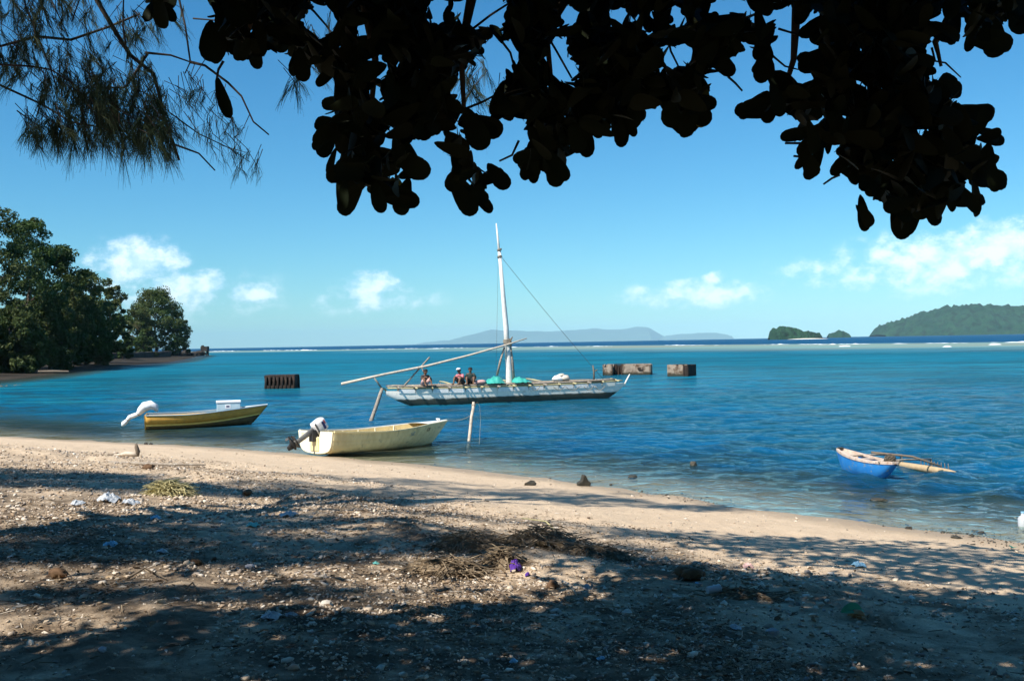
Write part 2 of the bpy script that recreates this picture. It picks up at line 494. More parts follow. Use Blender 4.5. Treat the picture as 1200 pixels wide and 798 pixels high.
def ground_np(P):
    P = np.asarray(P, float); s = coast_s(P)
    near = np.interp(s, [-200, -30, -12, -4, 0, 1.0, 3, 6, 10, 17, 40, 120], [-1.6, -1.3, -.75, -.28, 0, .07, .28, .66, 1.08, 1.6, 2.2, 3.2])
    far = np.interp(s, [-200, -60, -20, 0, 8, 14, 22, 60, 150], [-1.6, -1.3, -.5, 0, .35, .9, 1.9, 3.2, 6])
    k = np.clip((P[:, 1] - 60) / 30, 0, 1); z = near * (1 - k) + far * k
    land = np.clip(s / 5, 0, 1) * (1 - k)
    z = z + land * (.055 * fbm(P, .9, 4, 1) + .022 * fbm(P, 3.2, 3, 2)) + (1 - k) * np.clip((s + .5) / 3, 0, 1) * .012 * fbm(P, 7, 3, 3)
    # rough wave-thrown ridge of rubble
    rr = np.exp(-((s - 8.6 - .5 * fbm(P, .5, 2, 5)) / .9) ** 2) * (1 - k)
    z = z + rr * (.07 + .06 * fbm(P, 1.8, 3, 6))
    z = z + (1 - k) * np.clip((s - 5) / 3, 0, 1) * .012 * fbm(P, 13, 2, 7)
    z = z + .02 * fbm(P, 1.3, 2, 4) * np.clip(1 - np.abs(s) / 2.0, 0, 1)
    return z


def ground(x, y):
    return float(ground_np([(x, y)])[0])


def on_ground(px, py):
    """where the view ray of a photo pixel meets the beach"""
    z = 1.0
    for _ in range(9):
        p = at_z(px, py, z); zn = ground(p.x, p.y); z = z * .4 + zn * .6
    return Vector((p.x, p.y, ground(p.x, p.y)))


def polar(front, nfront, nback, rs):
    a = np.concatenate([np.linspace(-front, front, nfront), np.linspace(front, 2 * math.pi - front, nback + 2)[1:-1]])
    A, Rr = np.meshgrid(a, rs)
    P = np.stack([np.sin(A) * Rr, np.cos(A) * Rr], -1).reshape(-1, 2)
    na, nr = len(a), len(rs)
    i, j = np.meshgrid(np.arange(nr - 1), np.arange(na), indexing='ij'); j2 = (j + 1) % na
    F = np.stack([i * na + j, (i + 1) * na + j, (i + 1) * na + j2, i * na + j2], -1).reshape(-1, 4)
    return P, F


def log_r(*seg):
    out = []
    for a, b, n in seg: out += list(np.geomspace(a, b, n, endpoint=False))
    return np.array(out + [seg[-1][1]])


def sand_material():
    m = bpy.data.materials.new('sand'); m.use_nodes = True; M['sand'] = m
    t = NT(m.node_tree); b = t.n['Principled BSDF']
    p = t.new('ShaderNodeNewGeometry').outputs['Position']
    s = t.attr('shore')
    n1 = t.noise(p, 2.2, 6, .6); n2 = t.noise(p, 55, 4, .7); n3 = t.noise(p, .7, 4, .55)
    col = t.mixc(t.ramp(n1, [(.3, 0.), (.7, 1.)]), (.62, .475, .325), (.52, .39, .265))
    # grains: pale shell grit and dark specks
    col = t.mixc(t.ramp(n2, [(.56, 0.), (.68, 1.)]), col, (.70, .59, .45))
    col = t.mixc(t.ramp(t.noise(p, 34, 5, .7), [(.60, 0.), (.68, 1.)]), col, (.15, .11, .08))
    # litter stains higher up the beach
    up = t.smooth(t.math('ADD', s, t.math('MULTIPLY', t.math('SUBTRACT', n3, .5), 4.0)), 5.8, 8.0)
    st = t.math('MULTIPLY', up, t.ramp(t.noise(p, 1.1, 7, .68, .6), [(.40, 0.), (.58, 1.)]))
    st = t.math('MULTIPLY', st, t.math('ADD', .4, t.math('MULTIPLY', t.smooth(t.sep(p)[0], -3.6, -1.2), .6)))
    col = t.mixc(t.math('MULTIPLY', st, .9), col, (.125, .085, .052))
    fore_shade = t.math('MULTIPLY', t.smooth(t.math('ADD', s, t.math('MULTIPLY', t.math('SUBTRACT', n3, .5), 3.0)), 10.0, 12.0), t.ramp(t.noise(p, 2.4, 6, .65, .4), [(.38, .15), (.56, .8)]))
    col = t.mixc(fore_shade, col, (.062, .042, .026))  # foreground shade painted into the sand as a dark brown
    # wet edge and sea bed
    wet = t.math('SUBTRACT', 1.0, t.smooth(t.math('ADD', s, t.math('MULTIPLY', t.math('SUBTRACT', n3, .5), 1.6)), .1, 1.3))
    col = t.mixc(t.math('MULTIPLY', wet, .62), col, (.22, .165, .105))
    bed = t.math('SUBTRACT', 1.0, t.smooth(s, -5.0, -.6))
    col = t.mixc(t.math('MULTIPLY', bed, t.ramp(t.noise(p, .8, 6, .65), [(.36, 0.), (.56, 1.)])), col, (.075, .075, .035))
    far = t.smooth(t.sep(p)[1], 66, 95)
    fc = t.mixc(t.ramp(t.noise(p, .09, 5, .6), [(.4, 0.), (.6, 1.)]), (.018, .015, .011), (.046, .036, .025))
    col = t.mixc(far, col, fc)
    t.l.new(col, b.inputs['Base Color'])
    b.inputs['Specular IOR Level'].default_value = .15
    rg = t.math('SUBTRACT', .95, t.math('MULTIPLY', wet, .45)); t.l.new(rg, b.inputs['Roughness'])
    h = t.math('ADD', t.math('MULTIPLY', t.noise(p, 11, 5, .6), .6), t.math('MULTIPLY', t.noise(p, 60, 4, .7), .35))
    t.l.new(t.bump(h, .9, .05), b.inputs['Normal'])


def build_ground():
    sand_material()
    P, F = polar(R(34), 560, 110, log_r((.8, 3, 14), (3, 45, 330), (45, 2000, 120)))
    s = coast_s(P); z = ground_np(P)
    V = np.concatenate([P, z[:, None]], 1)
    keep = (s > -140)[F].any(1)
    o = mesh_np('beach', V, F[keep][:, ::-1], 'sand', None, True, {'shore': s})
    tag(o, 'sandy beach strewn with shell rubble and leaf litter', 'beach', kind='structure')


build_ground()

# ------------------------------------------------------------------ water
REEF = np.array([(-2600, 2500), (-900, 1500), (-304, 1000), (-120, 800), (56, 650), (142, 430), (190, 330), (330, 230), (700, 150), (2500, 100)], float)
SEA_POLY = np.concatenate([REEF, np.array([(9000., 100.), (9000., 9000.), (-9000., 9000.), (-9000., 2500.)])])


def water_material():
    m = bpy.data.materials.new('lagoon_water'); m.use_nodes = True; M['lagoon_water'] = m
    t = NT(m.node_tree); out = t.n['Material Output']; t.n.remove(t.n['Principled BSDF'])
    p = t.new('ShaderNodeNewGeometry').outputs['Position']
    sh = t.attr('shore')          # metres from the waterline, positive out to sea
    rf = t.attr('reef')           # metres inside (+) or outside (-) the reef edge
    x, y, z = t.sep(p)
    dist = t.math('SQRT', t.math('ADD', t.math('MULTIPLY', x, x), t.math('MULTIPLY', y, y)))
    # weed beds: patches, drawn out along the shore
    pw = t.comb(t.math('ADD', t.math('MULTIPLY', x, .55), t.math('MULTIPLY', y, -.25)), t.math('ADD', y, t.math('MULTIPLY', x, .35)), 0.0)
    weed1 = t.ramp(t.noise(pw, .42, 6, .62, .4), [(.47, 0.), (.60, 1.)])
    weed2 = t.ramp(t.noise(pw, .035, 6, .65, .6), [(.46, 0.), (.62, 1.)])
    base = t.mixc(t.smooth(dist, 30, 110), (.0003, .075, .175), (.001, .135, .215))
    base = t.mixc(t.math('MULTIPLY', weed1, t.math('SUBTRACT', .75, t.math('MULTIPLY', t.smooth(dist, 60, 170), .5))), base, (.014, .036, .042))
    base = t.mixc(t.math('MULTIPLY', weed2, .72), base, (.004, .062, .088))
    pm = t.comb(t.math('MULTIPLY', x, .42), y, 0.0)
    mott = t.ramp(t.noise(pm, 1.5, 5, .68, .3), [(.47, 0.), (.60, 1.)]); mott2 = t.ramp(t.noise(pm, .33, 5, .68, .3), [(.48, 0.), (.62, 1.)])
    kk = t.smooth(dist, 28, 75)
    mm = t.math('ADD', t.math('MULTIPLY', mott, t.math('SUBTRACT', 1.0, kk)), t.math('MULTIPLY', mott2, t.math('MULTIPLY', kk, t.math('SUBTRACT', 1.0, t.smooth(dist, 150, 300)))))
    base = t.mixc(t.math('MULTIPLY', mm, .5), base, (.012, .072, .085))
    stk = t.noise(t.comb(t.math('MULTIPLY', x, .16), y, 0.0), .30, 6, .7, .2)
    stk_k = t.math('MULTIPLY', t.smooth(dist, 35, 70), t.math('SUBTRACT', 1.0, t.smooth(dist, 220, 420)))
    base = t.mixc(t.math('MULTIPLY', stk_k, t.ramp(stk, [(.52, 0.), (.66, .75)])), base, (.012, .19, .25))
    base = t.mixc(t.math('MULTIPLY', stk_k, t.ramp(stk, [(.34, .75), (.47, 0.)])), base, (.001, .055, .115))
    # pale sand and coral flats near the reef edge
    n = t.noise(t.comb(t.math('MULTIPLY', x, .3), y, 0.0), .012, 6, .62, .5)
    fl = t.math('ADD', rf, t.math('MULTIPLY', t.math('SUBTRACT', n, .5), 170))
    flat_ = t.math('MULTIPLY', t.smooth(fl, -60, 5), t.math('SUBTRACT', 1.0, t.smooth(fl, 70, 190)))
    fcol = t.mixc(t.ramp(t.noise(t.comb(t.math('MULTIPLY', x, .25), y, 0.0), .03, 5, .65), [(.4, 0.), (.62, 1.)]), (.16, .33, .31), (.24, .22, .15))
    base = t.mixc(t.math('MULTIPLY', flat_, .92), base, fcol)
    deep = t.math('SUBTRACT', 1.0, t.smooth(rf, -30, 0))
    base = t.mixc(deep, base, (.001, .055, .130))
    # shallow olive water over the weed by the beach
    shal = t.math('SUBTRACT', 1.0, t.smooth(t.math('ADD', sh, t.math('MULTIPLY', t.math('SUBTRACT', t.noise(p, .5, 4, .6), .5), 8)), 3.0, t.math('SUBTRACT', 8.0, t.math('MULTIPLY', t.smooth(x, -9, 0), 3.0))))
    base = t.mixc(t.math('MULTIPLY', shal, .75), base, (.045, .070, .038))
    # ripples
    near = t.math('SUBTRACT', 1.0, t.smooth(dist, 60, 400))
    pr = t.comb(t.math('MULTIPLY', x, .8), y, 0.0)
    h = t.math('ADD', t.math('MULTIPLY', t.noise(pr, 9.0, 4, .6, .3), .4), t.noise(pr, 2.6, 3, .55, .4))
    h2 = t.noise(pr, .25, 5, .6, .3)
    calm = t.smooth(sh, 0.2, 5.5)
    b1 = t.new('ShaderNodeBump'); t.put(b1.inputs['Height'], h); t.put(b1.inputs['Strength'], t.math('MULTIPLY', t.math('ADD', .12, t.math('MULTIPLY', calm, .88)), 1.0))
    b1.inputs['Distance'].default_value = .22
    b2 = t.bump(h2, 1.0, .5, b1.outputs[0])
    gl = t.new('ShaderNodeBsdfGlossy'); t.put(gl.inputs['Roughness'], t.math('ADD', .04, t.math('MULTIPLY', t.smooth(dist, 20, 250), .28)))
    gl.inputs['Color'].default_value = (.78, .94, 1, 1)
    t.l.new(b2, gl.inputs['Normal'])
    df = t.new('ShaderNodeBsdfDiffuse'); t.l.new(base, df.inputs['Color'])
    tr = t.new('ShaderNodeBsdfTransparent'); tr.inputs[0].default_value = (.80, .90, .86, 1)
    thru = t.new('ShaderNodeMixShader'); t.put(thru.inputs[0], t.math('MULTIPLY', t.smooth(sh, .0, 8.5), 1.0, clamp=True))
    t.l.new(tr.outputs[0], thru.inputs[1]); t.l.new(df.outputs[0], thru.inputs[2])
    fr = t.new('ShaderNodeFresnel'); fr.inputs[0].default_value = 1.33; t.l.new(b2, fr.inputs['Normal'])
    mx = t.new('ShaderNodeMixShader'); t.put(mx.inputs[0], t.math('MINIMUM', t.math('MULTIPLY', fr.outputs[0], .78), t.math('SUBTRACT', .78, t.math('MULTIPLY', t.smooth(dist, 20, 140), .66))))
    t.l.new(thru.outputs[0], mx.inputs[1]); t.l.new(gl.outputs[0], mx.inputs[2])
    t.l.new(mx.outputs[0], out.inputs[0])


def build_water():
    water_material()
    P, F = polar(R(33), 600, 60, log_r((9, 14, 20), (14, 110, 400), (110, 1500, 130), (1500, 9000, 30)))
    s = -coast_s(P)
    rf = np.where(in_poly(P, SEA_POLY), -1, 1) * dist_line(P, REEF)
    r = np.hypot(P[:, 0], P[:, 1]); cell = np.maximum(r * .0052, .03)
    z = np.zeros(len(P)); rng = np.random.default_rng(3)
    gust = .75 + .45 * fbm(P, .06, 3, 9)
    for k in range(40):
        lam = math.exp(rng.uniform(math.log(.26), math.log(1.9)))
        th = R(112) + rng.normal(0, .75)                   # running in from the right towards the beach
        kx, ky = math.cos(th) * 6.283 / lam, math.sin(th) * 6.283 / lam
        amp = .0084 * lam ** .7
        fade = np.clip((lam / cell - 2.6) / 2.5, 0, 1)
        w = np.sin(P[:, 0] * kx + P[:, 1] * ky + rng.uniform(0, 6.28) + .9 * fbm(P, .5 / lam, 2, k % 7))
        z += amp * fade * (w + .25 * np.abs(w))
    z *= gust * np.clip((s - .2) / 5, .04, 1) * np.clip(1.3 - r / 260, .25, 1)
    V = np.concatenate([P, z[:, None]], 1)
    keep = (s > -1.2)[F].any(1)
    o = mesh_np('lagoon_water', V, F[keep][:, ::-1], 'lagoon_water', None, True, {'shore': s, 'reef': rf})
    tag(o, 'rippled blue lagoon reaching out past the reef to the open sea', 'water', kind='structure')


build_water()


def build_surf():
    """white water breaking along the reef edge"""
    mb = MB(); rnd = random.Random(5)
    seg = [(a, b) for a, b in zip(REEF[1:7], REEF[2:8])]
    for a, b in seg:
        L = float(np.hypot(*(b - a))); d = (b - a) / L; nrm = np.array([-d[1], d[0]])
        q = 0.0
        while q < L:
            run = rnd.uniform(10, 60)
            dens = .92
            if rnd.random() < dens:
                off = rnd.uniform(-8, 14) if rnd.random() < .7 else rnd.uniform(-10, 60)
                hmax = rnd.uniform(.2, .5); wd = rnd.uniform(1.0, 2.2); n = max(6, int(run / 1.3)); rows = []
                for i in range(n + 1):
                    e = abs(math.sin(math.pi * i / n)) ** .5; c = a + d * (q + run * i / n) - nrm * (off + 1.5 * mnoise.noise(Vector((q * .1 + i * .3, off, 0))))
                    hh = hmax * e * max(0, .35 + 1.3 * mnoise.noise(Vector((q + i * .45, off, 2)))); w = wd * (e + .1)
                    rows.append([(c[0] + nrm[0] * w * k, c[1] + nrm[1] * w * k, -.06 + hh * v) for k, v in ((-1, 0), (-.45, .8), (0, 1), (.5, .7), (1.2, 0))])
                mb.grid(rows)
            q += run * .8 + rnd.uniform(0, 9)
    for px, py, w in ((1166, 404, 14), (1110, 406.5, 9), (990, 406, 14)):
        c = at_z(px, py, 0); ln = w / FPX * c.y; rows = []
        for i in range(9):
            e = abs(math.sin(math.pi * i / 8)) ** .5; xx = c.x + ln * (i / 8 - .5)
            rows.append([(xx, c.y + k * 1.3 + .8 * mnoise.noise(Vector((i * .6, px, 0))), -.05 + .38 * v * e) for k, v in ((-1, 0), (-.4, .8), (0, 1), (.5, .7), (1.2, 0))])
        mb.grid(rows)
    o = mb.build('surf', 'foam', smooth=True)
    tag(o, 'broken white surf along the far reef edge', 'surf', kind='stuff')


build_surf()

# ------------------------------------------------------------------ islands
def island(name, label, prof, dist, depth, matn, bumpy, seed, nx=160, ny=26):
    """prof: photo silhouette (px, py) of the skyline; built as a ridge of real width at its distance"""
    px = np.array([p[0] for p in prof], float); hz = np.array([(hor(p[0]) - p[1]) / FPX * dist + 1.0 for p in prof])
    xs_px = np.linspace(px[0], px[-1], nx); X = (xs_px - 600) / FPX * dist
    H = np.interp(xs_px, px, hz)
    V = []
    for j in range(ny):
        v = j / (ny - 1) * 2 - 1
        prof_v = math.sqrt(max(0., 1 - abs(v) ** 2.4))
        for i in range(nx):
            e = min(1, 6 * min(i, nx - 1 - i) / nx + .25)
            yy = dist + v * depth * e
            k = mnoise.noise(Vector((X[i] / bumpy[0], yy / bumpy[0], seed))) + .6 * mnoise.noise(Vector((X[i] / bumpy[0] * 2.7, yy / bumpy[0] * 2.7, seed + 3)))
            rg = 1 - .28 * abs(mnoise.noise(Vector((X[i] / (bumpy[0] * 6), yy / (bumpy[0] * 9), seed + 9)))) * (1 - prof_v ** 4)
            zz = H[i] * prof_v * rg + bumpy[1] * k * min(1, prof_v * 1.6) * min(1, max(H[i], 0) / (3 * bumpy[1]))
            V.append((X[i], yy, max(zz, 0) - 1.0 if 0 < j < ny - 1 else -2.5))
    i, j = np.meshgrid(np.arange(nx - 1), np.arange(ny - 1)); q = j * nx + i
    F = np.stack([q, q + 1, q + nx + 1, q + nx], -1).reshape(-1, 4)
    o = mesh_np(name, np.array(V), F, matn, None, True)
    tag(o, label, 'island', kind='structure')
    return o


island('wooded_island', 'long green wooded island closing the horizon at the right',
       [(1028, 391), (1034, 386), (1042, 380), (1056, 377), (1070, 374), (1082, 372), (1090, 366), (1104, 362), (1120, 359.5), (1140, 358.5), (1165, 359), (1200, 360),
        (1240, 359), (1290, 365), (1340, 378), (1370, 389)], 4300, 420, 'island_green', (42, 17), 2, 330, 50)
island('small_islet', 'small round wooded islet with a white sand spit',
       [(901, 394), (903, 388), (907, 384), (914, 381.5), (922, 381), (930, 383), (938, 386), (950, 387.5), (960, 389), (963, 394)], 1700, 34, 'island_green', (9, 4.2), 4, 140, 30)
island('low_islet', 'low green islet between the round islet and the wooded island',
       [(970, 393), (974, 390), (981, 387.5), (988, 388), (993, 390), (996, 393)], 3200, 40, 'island_green', (20, 6), 6, 70, 18)
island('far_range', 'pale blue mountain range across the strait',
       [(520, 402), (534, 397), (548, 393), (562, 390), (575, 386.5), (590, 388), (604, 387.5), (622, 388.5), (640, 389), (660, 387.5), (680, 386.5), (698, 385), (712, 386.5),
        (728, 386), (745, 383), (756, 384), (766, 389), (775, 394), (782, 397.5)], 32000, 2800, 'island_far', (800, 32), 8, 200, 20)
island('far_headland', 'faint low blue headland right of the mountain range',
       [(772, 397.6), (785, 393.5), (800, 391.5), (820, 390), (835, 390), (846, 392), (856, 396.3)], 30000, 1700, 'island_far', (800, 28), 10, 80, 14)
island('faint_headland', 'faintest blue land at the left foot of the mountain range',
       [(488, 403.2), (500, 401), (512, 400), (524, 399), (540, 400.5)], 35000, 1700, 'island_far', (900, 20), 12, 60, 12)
mb = MB(); c = at_z(944, hor(944) + 2.2, 0)
mb.blob((at_d(946, 395, 1660).x, 1660, -.4), (34, 12, 1.6), 3, .15, 1.5, 3)
tag(mb.build('sand_spit', 'coral_sand_far', smooth=True), 'bright white sand spit at the foot of the islet', 'sand spit', kind='structure')

# ------------------------------------------------------------------ haze
hm = bpy.data.materials.new('haze_air'); hm.use_nodes = True; M['haze_air'] = hm
_t = NT(hm.node_tree); _t.n.remove(_t.n['Principled BSDF'])
_v = _t.new('ShaderNodeVolumePrincipled'); _v.inputs['Color'].default_value = (.50, .82, 1.0, 1)
_v.inputs['Density'].default_value = 3.4e-5; _v.inputs['Anisotropy'].default_value = -0.4
_t.l.new(_v.outputs[0], _t.n['Material Output'].inputs['Volume'])
mb = MB(); mb.box((0, 14000, 295), (60000, 54000, 600))
tag(mb.build('haze', 'haze_air'), 'thin bluish sea haze over the whole bay', 'haze', kind='stuff')

# ------------------------------------------------------------------ boats
class Hull:
    """round-bilged boat hull; local x from stern to bow, z up from the keel line"""
    def __init__(s, L, rake, B, sheer, keel, fullness=(.92, .05, .45, .30), wt=1.0):
        s.wt = wt; s.L, s.rake, s.B, s.sheer, s.keel, s.fu = L, rake, B, sheer, keel, fullness
    def pt(s, t, u, side=1, off=0.0):
        B, zs, zk = s.B(t), s.sheer(t), s.keel(t); D = zs - zk
        a, b, c, d = s.fu; k = t ** 2.2
        p1 = ((a + (c - a) * k) * B, (b + (d - b) * k) * D)
        w_ = s.wt + (1 - s.wt) * min(1, t * 1.1) ** 1.5; den = (1 - u) ** 2 + 2 * w_ * u * (1 - u) + u * u
        y = (2 * w_ * u * (1 - u) * p1[0] + u * u * B) / den; z = (2 * w_ * u * (1 - u) * p1[1] + u * u * D) / den
        x = t * (s.L - s.rake) + t ** 3 * s.rake * (z / max(D, 1e-6)) ** .9
        if off:
            # outward offset roughly normal to the section
            dy = 2 * (1 - 2 * u) * p1[0] + 2 * u * B; dz = 2 * (1 - 2 * u) * p1[1] + 2 * u * D
            n = math.hypot(dy, dz) or 1; y += off * dz / n; z -= off * dy / n
        return (x, side * max(y, 0.0), zk + z)
    def strake(s, u0, u1, side, lap, nt=22, t0=0.0, t1=1.0, thick=.012):
        rows = []
        for i in range(nt + 1):
            t = t0 + (t1 - t0) * i / nt
            rows.append([s.pt(t, u0, side, lap), s.pt(t, (u0 + u1) / 2, side, lap * .6), s.pt(t, u1, side, .001), s.pt(t, u1, side, -.01), s.pt(t, u0, side, -.01)])
        mb = MB(); n = 5; v = [p for r_ in rows for p in r_]; f = []
        for i in range(nt):
            for k in range(n): f.append((i * n + k, i * n + (k + 1) % n, (i + 1) * n + (k + 1) % n, (i + 1) * n + k))
        f += [tuple(range(n)), tuple(nt * n + k for k in range(n))]
        return mb.add(v, f)
    def shell(s, off, us, nt=26, t0=0.0, t1=1.0):
        rows = []
        for i in range(nt + 1):
            t = t0 + (t1 - t0) * i / nt
            rows.append([s.pt(t, u, -1, off) for u in us[::-1]] + [s.pt(t, u, 1, off) for u in us[1:]])
        return MB().grid(rows)
    def gunwale(s, side, w, h, dz=0.0, nt=26, t1=1.0):
        rows = []
        for i in range(nt + 1):
            t = t1 * i / nt; x, y, z = s.pt(t, 1, side); yo = y + side * w * .6; yi = y - side * w * .4
            if side * yi < 0: yi = 0
            rows.append([(x, yo, z - h / 2 + dz), (x, yo, z + h / 2 + dz), (x, yi, z + h / 2 + dz), (x, yi, z - h / 2 + dz)])
        return MB().loft(rows)
    def section(s, t, n=10, off=0.0):
        return [s.pt(t, i / n, 1, off)[1:] for i in range(n + 1)]


def superloft(mb, stations, n=14, p=3.2):
    """stations: (centre, axis-x vector, axis-y vector, half width, half height)"""
    rings = []
    for c, ax, ay, hw, hh in stations:
        c, ax, ay = Vector(c), Vector(ax), Vector(ay); ring = []
        for k in range(n):
            th = 2 * math.pi * (k + .5) / n; cx, cy = math.cos(th), math.sin(th)
            q = (abs(cx) ** p + abs(cy) ** p) ** (-1 / p)
            ring.append(c + ax * (cx * q * hw) + ay * (cy * q * hh))
        rings.append(ring)
    return mb.loft(rings)


def text_mesh(name, body, size, matn, parent, loc, rot, extrude=.002):
    cu = bpy.data.curves.new(name, 'FONT'); cu.body = body; cu.size = size; cu.extrude = extrude
    tmp = bpy.data.objects.new('tmp_text', cu); COL.objects.link(tmp)
    dg = bpy.context.evaluated_depsgraph_get(); me = bpy.data.meshes.new_from_object(tmp.evaluated_get(dg))
    bpy.data.objects.remove(tmp); me.name = name
    o = bpy.data.objects.new(name, me); COL.objects.link(o); me.materials.clear(); me.materials.append(M[matn])
    o.parent = parent; o.location = loc; o.rotation_euler = rot
    return o


def outboard(parent, pivot, tilt, name='outboard_motor'):
    """tilted-up outboard; a points down the leg"""
    a = Vector((-math.cos(tilt), 0, -math.sin(tilt))); f = Vector((-math.sin(tilt), 0, math.cos(tilt))); y = Vector((0, 1, 0)); p = Vector(pivot)
    f = -f                                   # front of the engine (towards the boat when lowered)
    root = MB()
    # mid section leg is the main mesh of the motor
    superloft(root, [(p + a * .02, f, y, .09, .075), (p + a * .25, f, y, .075, .055), (p + a * .62, f, y, .07, .04), (p + a * .72, f, y, .09, .035)])
    m = root.build(name, 'engine_grey', parent, True)
    mb = MB()
    h = p - a * .02
    superloft(mb, [(h, f, y, .13, .11), (h - a * .03, f, y, .19, .145), (h - a * .28, f, y, .20, .155), (h - a * .38, f, y, .175, .14), (h - a * .40, f, y, .14, .11)], 20, 7)
    cw = mb.build('cowl', 'engine_white', m, True)
    top = h - a * .10
    for k, (dd, uu, sx, sz, mt) in enumerate(((.17, .02, .075, .24, 'navy'), (.235, -.06, .03, .12, 'red_mark'), (-.06, .0, .05, .34, 'engine_grey'))):
        mk = MB()
        for sd in (-1, 1):
            pass
        mk.plate([(-sx / 2, -sz / 2), (sx / 2, -sz / 2), (sx / 2, sz / 2), (-sx / 2, sz / 2)], .012, top - a * dd - y * .154 + f * uu, -a, f, y)
        mk.build('cowl_mark', mt, cw)
    for k, (dd, uu, sx, sz, mt) in enumerate(()):
        mk = MB(); mk.plate([(math.cos(q) * sx / 2, math.sin(q) * sz / 2) for q in np.linspace(0, 6.283, 10, endpoint=False)], .012, top - a * dd - f * .199 + y * uu, -a, y, f)
        mk.build('cowl_mark', mt, cw)
    br = MB(); br.box(p + a * .10 + f * .14, (.16, .22, .34)); br.build('clamp_bracket', 'engine_black', m)
    gc = MB()
    e = p + a * .78
    superloft(gc, [(e + f * .16, a, y, .02, .02), (e + f * .08, a, y, .05, .045), (e - f * .10, a, y, .055, .05), (e - f * .2, a, y, .03, .03)])
    gc.plate([(-.1, -.06), (.12, -.06), (.05, .13), (-.06, .13)], .02, e + a * .08, -f, a, y)
    gc.plate([(-.2, -.11), (.2, -.11), (.2, .11), (-.2, .11)], .014, e - a * .11 - f * .04, f, y, a)
    gc.build('gearcase', 'engine_black', m, True)
    pr = MB(); hub = e - f * .24
    pr.tube([hub + f * .05, hub - f * .06], [.035, .02], 8)
    for k in range(3):
        th = k * 2.094 + .4; d = a * math.cos(th) + y * math.sin(th); q = d.cross(f)
        pr.plate([(.02, -.02), (.08, -.055), (.13, -.03), (.135, .03), (.07, .05), (.02, .02)], .008, hub, d, (q * .85 + f * .5).normalized(), (f * .85 - q * .5).normalized())
    pr.build('propeller', 'engine_black', m)
    tl = MB(); tl.tube([p - a * .02 + f * .15, p - a * .1 + f * .4, p - a * .12 + f * .55], [.022, .018, .024], 8); tl.build('tiller_handle', 'engine_black', m)
    return m


